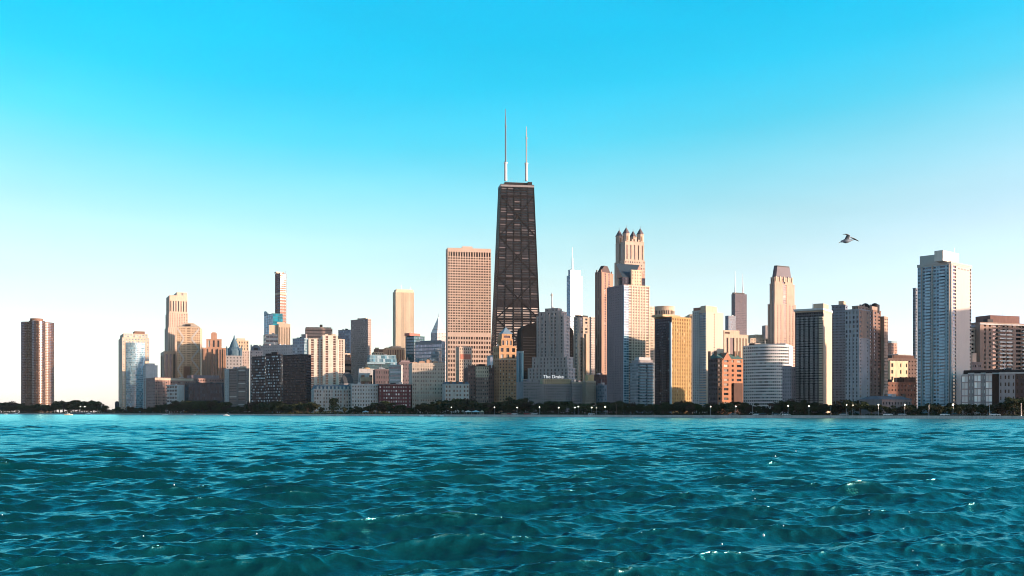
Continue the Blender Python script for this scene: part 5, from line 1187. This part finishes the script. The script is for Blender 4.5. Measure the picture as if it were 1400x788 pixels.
CARP = {}
def car(px, off, col, lab, face=0):
    x, y = shore(px, off); r = empty('parked_car', (x, y, GZ + .01), R(-30 + face)); tag(r, lab, 'car', 'cars on the lakefront drive')
    key = tuple(col)
    if key not in CARP:
        prof = [(-2.2, .35), (2.2, .35), (2.25, .75), (1.9, .92), (1.0, 1.0), (-2.0, 1.0), (-2.25, .8)]
        m = MB(); w = .88
        m.face([(X, -w, Z) for X, Z in prof]); m.face([(X, w, Z) for X, Z in prof][::-1])
        for (a, b_), (c_, d_) in zip(prof, prof[1:] + prof[:1]): m.face([(a, -w, b_), (a, w, b_), (c_, w, d_), (c_, -w, d_)])
        cab = [(1.1, 1.0), (.45, 1.45), (-1.2, 1.45), (-1.95, 1.0)]
        o = m.build('body', plain('car_paint', col, .3, .1)); a = o.data; bpy.data.objects.remove(o)
        m = MB()
        for (p0, z0), (p1, z1) in zip(cab, cab[1:]): m.face([(p0, -.78, z0 + .002), (p0, .78, z0 + .002), (p1, .7, z1), (p1, -.7, z1)])
        m.face([(p, -.78 if z < 1.2 else -.7, z + (.002 if z < 1.2 else 0)) for p, z in cab][::-1]); m.face([(p, .78 if z < 1.2 else .7, z + (.002 if z < 1.2 else 0)) for p, z in cab])
        o = m.build('cabin', plain('car_glass', (.03, .04, .05), .1)); c = o.data; bpy.data.objects.remove(o)
        m = MB(); m.tube((0, -.11, 0), (0, .11, 0), .33, .33, 14); o = m.build('wheel', plain('rubber', (.02, .02, .02), .8)); w_ = o.data; bpy.data.objects.remove(o)
        m = MB(); m.box(-.04, .03, -.2, .2, -.08, .08); o = m.build('headlight', plain('lamp_lens', (.8, .8, .75), .2)); hl = o.data; bpy.data.objects.remove(o)
        CARP[key] = (a, c, w_, hl)
    a, c, w_, hl = CARP[key]
    link('body', a, r); link('cabin', c, r)
    for X in (-1.35, 1.4):
        for Y in (-.8, .8): o = link('wheel', w_, r); o.location = (X, Y, .33)
    for Y in (-.6, .6): o = link('headlight', hl, r); o.location = (2.25, Y, .72)
WC = (.75, .75, .75); SC = (.35, .36, .38); RC = (.35, .04, .03); BC = (.03, .03, .035); TC = (.55, .42, .28)
for px, off, col, lab in [(690, 9.5, TC, 'tan car parked by the water below the pyramid roofed brick tower'), (698, 9.5, RC, 'red car parked by the water between the pyramid roofed tower and the grey hotel'), (704, 9.5, WC, 'white car parked by the water right beside a red car'), (710, 12, SC, 'silver car behind the white car below the rounded black block'),
                          (721, 9.5, RC, 'red car parked by the water below the left end of the long grey hotel'), (731, 9.5, WC, 'white car parked below the left wing of the long grey hotel'), (809, 10, WC, 'white car on the drive below the low grey blue block'), (826, 10, BC, 'dark car below the mauve side of the corner tower'),
                          (1003, 10, SC, 'silver car on the drive below the gabled orange house'), (1036, 9, WC, 'white car with a dark car on its right below the curved white building'), (1044, 9, BC, 'dark car right of a white car below the curved white building'), (1061, 10, SC, 'silver car below the right part of the curved white building'), (1075, 9, WC, 'white car near the lamp at the right end of the curved white building'),
                          (1154, 9, SC, 'pale silver car below the ornate brown tower'), (1214, 9, WC, 'white car in front of the old grey mansion'), (1234, 9, SC, 'silver car at the right end of the old grey mansion'), (1292, 9, WC, 'white car at the foot of the white balcony tower'), (1306, 9, BC, 'dark car just right of a white car below the white balcony tower'), (1361, 9, WC, 'white car in front of the dark recess of the low modern block')]:
    car(px, off, col, lab, (px * 37) % 15)
for px, w, col, lab in [(640, 4.0, (.75, .7, .66), 'small white canopy tent on the shore, left of the pale blue tent'), (650.5, 4.6, (.50, .68, .74), 'pale blue canopy tent on the shore below the dark brick castle-like block'), (500, 4.5, (.55, .70, .76), 'pale blue canopy tent at the water edge below the pale grey grid fronted block'), (659, 2.0, (.7, .5, .34), 'small tan canopy right of the pale blue tent')]:
    x, y = shore(px, 3.4); r = empty('canopy_tent', (x, y, GZ), R(20)); tag(r, lab, 'tent')
    m = MB(); k = w / 2; m.poly([(-k, -k), (k, -k), (k, k), (-k, k)], 2.0, [(-k, -k), (k, -k), (k, k), (-k, k)], 2.35, cap=False); m.poly([(-k, -k), (k, -k), (k, k), (-k, k)], 2.35, [(-.1, -.1), (.1, -.1), (.1, .1), (-.1, .1)], 3.3); m.build('canopy', plain('canvas', col, .8), r)
    for sx in (-1, 1):
        for sy in (-1, 1): m = MB(); m.tube((sx * (k - .1), sy * (k - .1), 0), (sx * (k - .1), sy * (k - .1), 2.05), .05, .05, 6); m.build('leg', M_WHITE, r)
def boat(px, D, L, col, lab, rz=0):
    r = empty('motor_boat', (wx(px, D), D, .15), R(rz)); tag(r, lab, 'boat', 'small boats off the shore')
    m = MB(); n = 9; st = []
    for i in range(n):
        t = i / (n - 1); w = L * .17 * (1 - (max(0, t - .35) / .65) ** 2.2); zt_ = .75 + .35 * t * t; X = L * (t - .5)
        st.append([(X, -w, zt_), (X, -w * .75, .1), (X, 0, -.25), (X, w * .75, .1), (X, w, zt_)])
    for a, c in zip(st, st[1:]):
        for j in range(4): m.face([a[j], c[j], c[j + 1], a[j + 1]])
        m.face([a[4], c[4], c[0], a[0]])
    m.face(st[0]); m.build('hull', plain('boat_paint', col, .35), r)
    m = MB(); c0 = .8; m.poly([(-L * .2, -L * .1), (L * .18, -L * .09), (L * .18, L * .09), (-L * .2, L * .1)], c0, [(-L * .2, -L * .09), (L * .08, -L * .07), (L * .08, L * .07), (-L * .2, L * .09)], c0 + L * .11); cb = m.build('cabin', plain('boat_paint', (.7, .7, .7), .35), r)
    m = MB(); m.box(-L * .17, L * .03, -L * .105, -L * .1, c0 + L * .03, c0 + L * .085); m.build('window', plain('car_glass', (.03, .04, .05), .1), cb)
    m = MB(); m.tube((-L * .15, 0, c0 + L * .1), (-L * .15, 0, c0 + L * .3), .05, .03, 6); m.build('mast', M_METAL, r)
for a in [(94, 1080, 8.4, (.85, .62, .48), 'white boat with sunlight coloured peach on its hull, right of the curved tower', 3), (121, 1380, 11, (.7, .72, .74), 'white boat by the breakwater right of the curved tower', 160), (22, 1500, 11, (.8, .8, .8), 'white boat at the waterline left below the curved tower', 170), (8, 1500, 5, (.8, .8, .8), 'tiny white boat nearest the left edge', 10),  # orange sunlight on the first, white boat put into its peach hull colour
          (226, 1130, 6.6, (.7, .8, .85), 'low white boat below the pale office box', 4), (309, 815, 5.0, (.85, .85, .85), 'white boat below the grey brown apartment slab', 175), (266, 1050, 2.6, (.8, .8, .8), 'tiny white boat below the dark blue glass box', 0), (576, 770, 3.6, (.75, .8, .82), 'left one of two small pale boats below the cream ornate block', 0), (594, 760, 4.8, (.7, .78, .8), 'right one of two small pale boats below the cream ornate block', 170), (604, 765, 3.2, (.7, .78, .8), 'tiny pale boat below the grey white house row', 10)]: boat(*a)
r = empty('harbour_house', (wx(138, 1520), 1520, 1.2), R(10)); tag(r, 'small sunlit cream harbour house with a red roof, left of the blue glass tower', 'house')
m = MB(); m.box(-4.5, 4.5, -3, 3, -.2, 4.6); m.build('wall', wall((.6, .45, .3)), r); m = MB(); m.poly([(-4.9, -3.4), (4.9, -3.4), (4.9, 3.4), (-4.9, 3.4)], 4.62, [(-4.5, -.1), (4.5, -.1), (4.5, .1), (-4.5, .1)], 7.0, floor=True); m.build('roof', wall((.35, .13, .08)), r)  # orange evening light on white walls put into the wall colour
for X in (-2.8, 0, 2.8): m = MB(); m.box(X - .6, X + .6, -3.08, -3.01, 1.4, 3.0); m.build('window', plain('car_glass', (.03, .04, .05), .1), r)
m = MB(); m.tube((0, 0, 0), (-.6, 0, 19), .22, .08); o = m.build('mast_pole', M_METAL); o.location = (wx(139, 1512), 1512, 1.0); tag(o, 'thin leaning harbour mast beside the small sunlit house', 'mast')
m = MB(); m.box(-2, 2, -3, 3, -.5, 17); m.box(-1.2, 1.2, -2, 2, 17, 18.2)
o = m.build('harbour_tower', wall((.06, .07, .09))); o.location = (wx(160, 1515), 1515, 1.2); tag(o, 'narrow dark low tower house at the left foot of the blue glass tower', 'building')

# ------------------------------------------------------------------ gull
def gull():
    k = 36.0
    m = MB()
    rings = [(-.315, -.098, .004, .004), (-.285, -.082, .011, .011), (-.262, -.066, .030, .033), (-.235, -.056, .036, .040), (-.205, -.052, .040, .044), (-.16, -.045, .058, .062), (-.10, -.045, .076, .080), (-.03, -.040, .076, .078), (.04, -.030, .058, .056), (.10, -.018, .040, .034), (.15, -.010, .042, .014), (.205, -.004, .055, .006)]
    N = 14; base = len(m.v)
    for X, Z, ry, rz in rings:
        for i in range(N):
            t = 2 * math.pi * i / N; m.v.append((X, ry * math.cos(t), Z + rz * math.sin(t)))
    for a in range(len(rings) - 1):
        for i in range(N):
            j = (i + 1) % N; m.f.append((base + a * N + i, base + a * N + j, base + (a + 1) * N + j, base + (a + 1) * N + i)); m.m.append(0)
    m.f.append(tuple(base + i for i in range(N))); m.m.append(0); m.f.append(tuple(base + (len(rings) - 1) * N + i for i in reversed(range(N)))); m.m.append(0)
    def wing(secs):
        n0 = len(m.v); K = 8
        for (X, Y, Z, ch, th) in secs:
            for i in range(K):
                t = 2 * math.pi * i / K; m.v.append((X + ch * .5 * (1 - math.cos(t)) - ch * .35, Y, Z + th * math.sin(t) * (1.0 - .45 * (1 - math.cos(t)) / 2)))
        for a in range(len(secs) - 1):
            for i in range(K):
                j = (i + 1) % K; m.f.append((n0 + a * K + i, n0 + a * K + j, n0 + (a + 1) * K + j, n0 + (a + 1) * K + i)); m.m.append(0)
        m.f.append(tuple(n0 + (len(secs) - 1) * K + i for i in range(K))); m.m.append(0)
    wing([(-.10, -.02, -.02, .17, .022), (-.095, -.08, .03, .17, .02), (-.09, -.15, .085, .155, .016), (-.095, -.22, .118, .135, .013), (-.16, -.33, .125, .10, .024), (-.25, -.44, .118, .075, .020), (-.365, -.54, .098, .03, .010)])
    wing([(-.06, .02, -.02, .17, .022), (-.02, .08, .04, .16, .02), (.05, .18, .105, .13, .015), (.14, .27, .135, .12, .022), (.27, .38, .120, .10, .022), (.41, .50, .088, .08, .018), (.56, .60, .050, .03, .008)])
    mt, t, b = newmat('plumage')
    tc = t.nodes.new('ShaderNodeTexCoord'); sp = t.nodes.new('ShaderNodeSeparateXYZ'); t.links.new(tc.outputs['Object'], sp.inputs[0])
    ab = t.nodes.new('ShaderNodeMath'); ab.operation = 'ABSOLUTE'; t.links.new(sp.outputs['Y'], ab.inputs[0])
    rp = t.nodes.new('ShaderNodeValToRGB'); el = rp.color_ramp.elements; el[0].position = 0; el[0].color = (.17, .23, .30, 1); el[1].position = .42; el[1].color = (.015, .018, .022, 1); e = el.new(.30); e.color = (.13, .18, .24, 1)
    t.links.new(ab.outputs[0], rp.inputs[0]); t.links.new(rp.outputs[0], b.inputs['Base Color']); b.inputs['Roughness'].default_value = .7
    r = m.build('gull', mt, smooth=True); r.location = (wx(1160, k), k, wz(328, k))
    tag(r, 'grey gull with dark wing tips flying left above the skyline', 'bird')
    m = MB(); m.tube((-.308, 0, -.094), (-.352, 0, -.118), .011, .003, 8); m.build('beak', plain('beak', (.3, .2, .05), .5), r)
    for s_ in (-1, 1): m = MB(); m.lathe([(.001, -.006), (.006, 0), (.001, .006)], 8); o = m.build('eye', plain('eye', (.01, .01, .01), .2), r); o.location = (-.262, s_ * .031, -.056)
gull()

# ------------------------------------------------------------------ water
def water():
    rg = np.random.default_rng(21)
    r = [7.0]
    while r[-1] < 2600: r.append(r[-1] + max(.035, r[-1] * .0029))
    r = np.array(r, np.float32); nr = len(r)
    na = 1600
    th = np.linspace(-R(42), R(42), na).astype(np.float32)
    sx, cy = np.sin(th), np.cos(th)
    NW = 260
    lam = np.exp(rg.uniform(math.log(.15), math.log(5.0), NW)); lam = np.sort(lam)[::-1]
    dirn = R(-80) + rg.normal(size=NW) * R(19) + np.where(lam < 1.0, rg.normal(size=NW) * R(28), 0)
    kk = 2 * math.pi / lam
    slope = np.sqrt(2 * WSLOPE ** 2 / NW) * rg.uniform(.5, 1.5, NW) * np.where(lam < .6, 1.2, 1.0)
    amp = slope / kk
    ph = rg.uniform(0, 2 * math.pi, NW)
    co = np.empty((nr, na, 3), np.float32); lod = np.empty(nr, np.float32)
    for i in range(nr):
        x = r[i] * sx; y = r[i] * cy
        dr = max(.035, r[i] * .0029, r[i] * R(84) / na)
        X = x.copy(); Y = y.copy(); Z = np.zeros_like(x)
        gust = 1.0 + .30 * np.sin(x * .021 + y * .013 + 1.3) * np.sin(y * .037 - x * .011)
        ws = np.clip((lam / dr - 2.2) / 2.0, 0, 1)
        lod[i] = math.sqrt(float(np.sum(slope ** 2 * (1 - ws ** 2)) / 2))     # rms slope of the ripples finer than the mesh
        for j in range(NW):
            w = (lam[j] / dr - 2.2) / 2.0
            if w <= 0: break
            w = min(1.0, w)
            dx, dy = math.cos(dirn[j]), math.sin(dirn[j])
            a = amp[j] * w * gust
            p = (kk[j] * (dx * x + dy * y) + ph[j]).astype(np.float32)
            c = np.cos(p); s_ = np.sin(p)
            Z += a * c; X -= 1.05 * a * dx * s_; Y -= 1.05 * a * dy * s_
        co[i, :, 0] = X; co[i, :, 1] = Y; co[i, :, 2] = Z
    idx = np.arange(nr * na, dtype=np.int32).reshape(nr, na)
    q = np.stack([idx[:-1, :-1], idx[:-1, 1:], idx[1:, 1:], idx[1:, :-1]], -1).reshape(-1, 4)
    me = bpy.data.meshes.new('water')
    me.vertices.add(nr * na); me.vertices.foreach_set('co', co.ravel())
    nq = len(q); me.loops.add(nq * 4); me.loops.foreach_set('vertex_index', q.ravel())
    me.polygons.add(nq); me.polygons.foreach_set('loop_start', np.arange(0, nq * 4, 4, dtype=np.int32)); me.polygons.foreach_set('loop_total', np.full(nq, 4, np.int32))
    me.polygons.foreach_set('use_smooth', np.ones(nq, bool)); me.update(calc_edges=True)
    at_ = me.attributes.new('ripple', 'FLOAT', 'POINT'); at_.data.foreach_set('value', np.repeat(np.clip(.09 + .7 * lod, 0, .21), na))
    m, t, b = newmat('lake_water')
    t.nodes.remove(b); out = t.nodes['Material Output']
    df = t.nodes.new('ShaderNodeBsdfDiffuse'); df.inputs['Color'].default_value = (*WCOL, 1)          # light coming back out of the turquoise water
    gl = t.nodes.new('ShaderNodeBsdfGlossy'); gl.inputs['Color'].default_value = (*WSPEC, 1); gl.inputs['Roughness'].default_value = WROUGH
    an_ = t.nodes.new('ShaderNodeAttribute'); an_.attribute_name = 'ripple'; t.links.new(an_.outputs['Fac'], gl.inputs['Roughness'])
    fz_ = t.nodes.new('ShaderNodeFresnel'); fz_.inputs['IOR'].default_value = 1.9
    mx = t.nodes.new('ShaderNodeMixShader')
    t.links.new(fz_.outputs[0], mx.inputs[0]); t.links.new(df.outputs[0], mx.inputs[1]); t.links.new(gl.outputs[0], mx.inputs[2]); t.links.new(mx.outputs[0], out.inputs['Surface'])
    tc = t.nodes.new('ShaderNodeTexCoord'); mp = t.nodes.new('ShaderNodeMapping'); mp.inputs['Rotation'].default_value = (0, 0, R(12)); mp.inputs['Scale'].default_value = (1.0, 3.0, 1)
    t.links.new(tc.outputs['Object'], mp.inputs[0])
    n1 = t.nodes.new('ShaderNodeTexNoise'); n1.inputs['Scale'].default_value = 3.8; n1.inputs['Detail'].default_value = 4; n1.inputs['Roughness'].default_value = .6
    t.links.new(mp.outputs[0], n1.inputs['Vector'])
    bp = t.nodes.new('ShaderNodeBump'); bp.inputs['Strength'].default_value = WBUMP; bp.inputs['Distance'].default_value = .12
    t.links.new(n1.outputs['Fac'], bp.inputs['Height'])
    for nd in (df, gl, fz_): t.links.new(bp.outputs[0], nd.inputs['Normal'])
    me.materials.append(m)
    o = link('water', me); tag(o, kind='structure')
    # the lake bed: the deep water body below the waves, out to every side
    return o
WSLOPE, WCOL, WSPEC, WBUMP, WROUGH = .31, (.0, .036, .041), (.40, 1.0, 1.0), .30, .04
water()
# a few drops of spray thrown up by the waves
DROP = plain('water_drop', (.6, .7, .74), .05)
def drop_mesh():
    m = MB(); m.lathe([(.0005, -.5), (.28, -.42), (.45, -.2), (.5, 0), (.42, .22), (.22, .42), (.0005, .62)], 12); o = m.build('drop', DROP, smooth=True); me = o.data; bpy.data.objects.remove(o); return me
DM = drop_mesh()
for px, py, s in [(1044, 732, 7), (987, 744, 5), (1071, 719, 3.5), (1032, 682, 3), (1029, 671, 3), (1060, 624, 4), (1088, 617, 3), (1188, 698, 3), (1188, 703, 2.5), (1243, 700, 2.5), (1235, 723, 2.5), (238, 663, 4), (196, 733, 3.5), (351, 730, 3.5), (3, 704, 3), (877, 728, 2), (1248, 753, 2.5), (1254, 773, 3)]:
    D = 12.0 if s > 4 else 16.0
    o = link('spray_drop', DM); k = s / F * D * .55; o.scale = (k, k, k); o.location = (wx(px, D), D, wz(py, D)); tag(o, 'white drop of spray in the air just above the waves', 'water drop', 'drops of spray above the waves')

# HAZE: the evening air
hm = bpy.data.materials.new('air'); hm.use_nodes = True; ht = hm.node_tree; ht.nodes.clear()
ho = ht.nodes.new('ShaderNodeOutputMaterial'); pv = ht.nodes.new('ShaderNodeVolumePrincipled')
pv.inputs['Color'].default_value = (.72, .86, .95, 1); pv.inputs['Density'].default_value = 1.3e-5; pv.inputs['Anisotropy'].default_value = 0.0
ht.links.new(pv.outputs[0], ho.inputs['Volume'])
m = MB(); m.box(-30000, 30000, -600, 14600, -6, 470); tag(m.build('haze', hm), kind='stuff')

bpy.context.view_layer.update()
finish_windows()
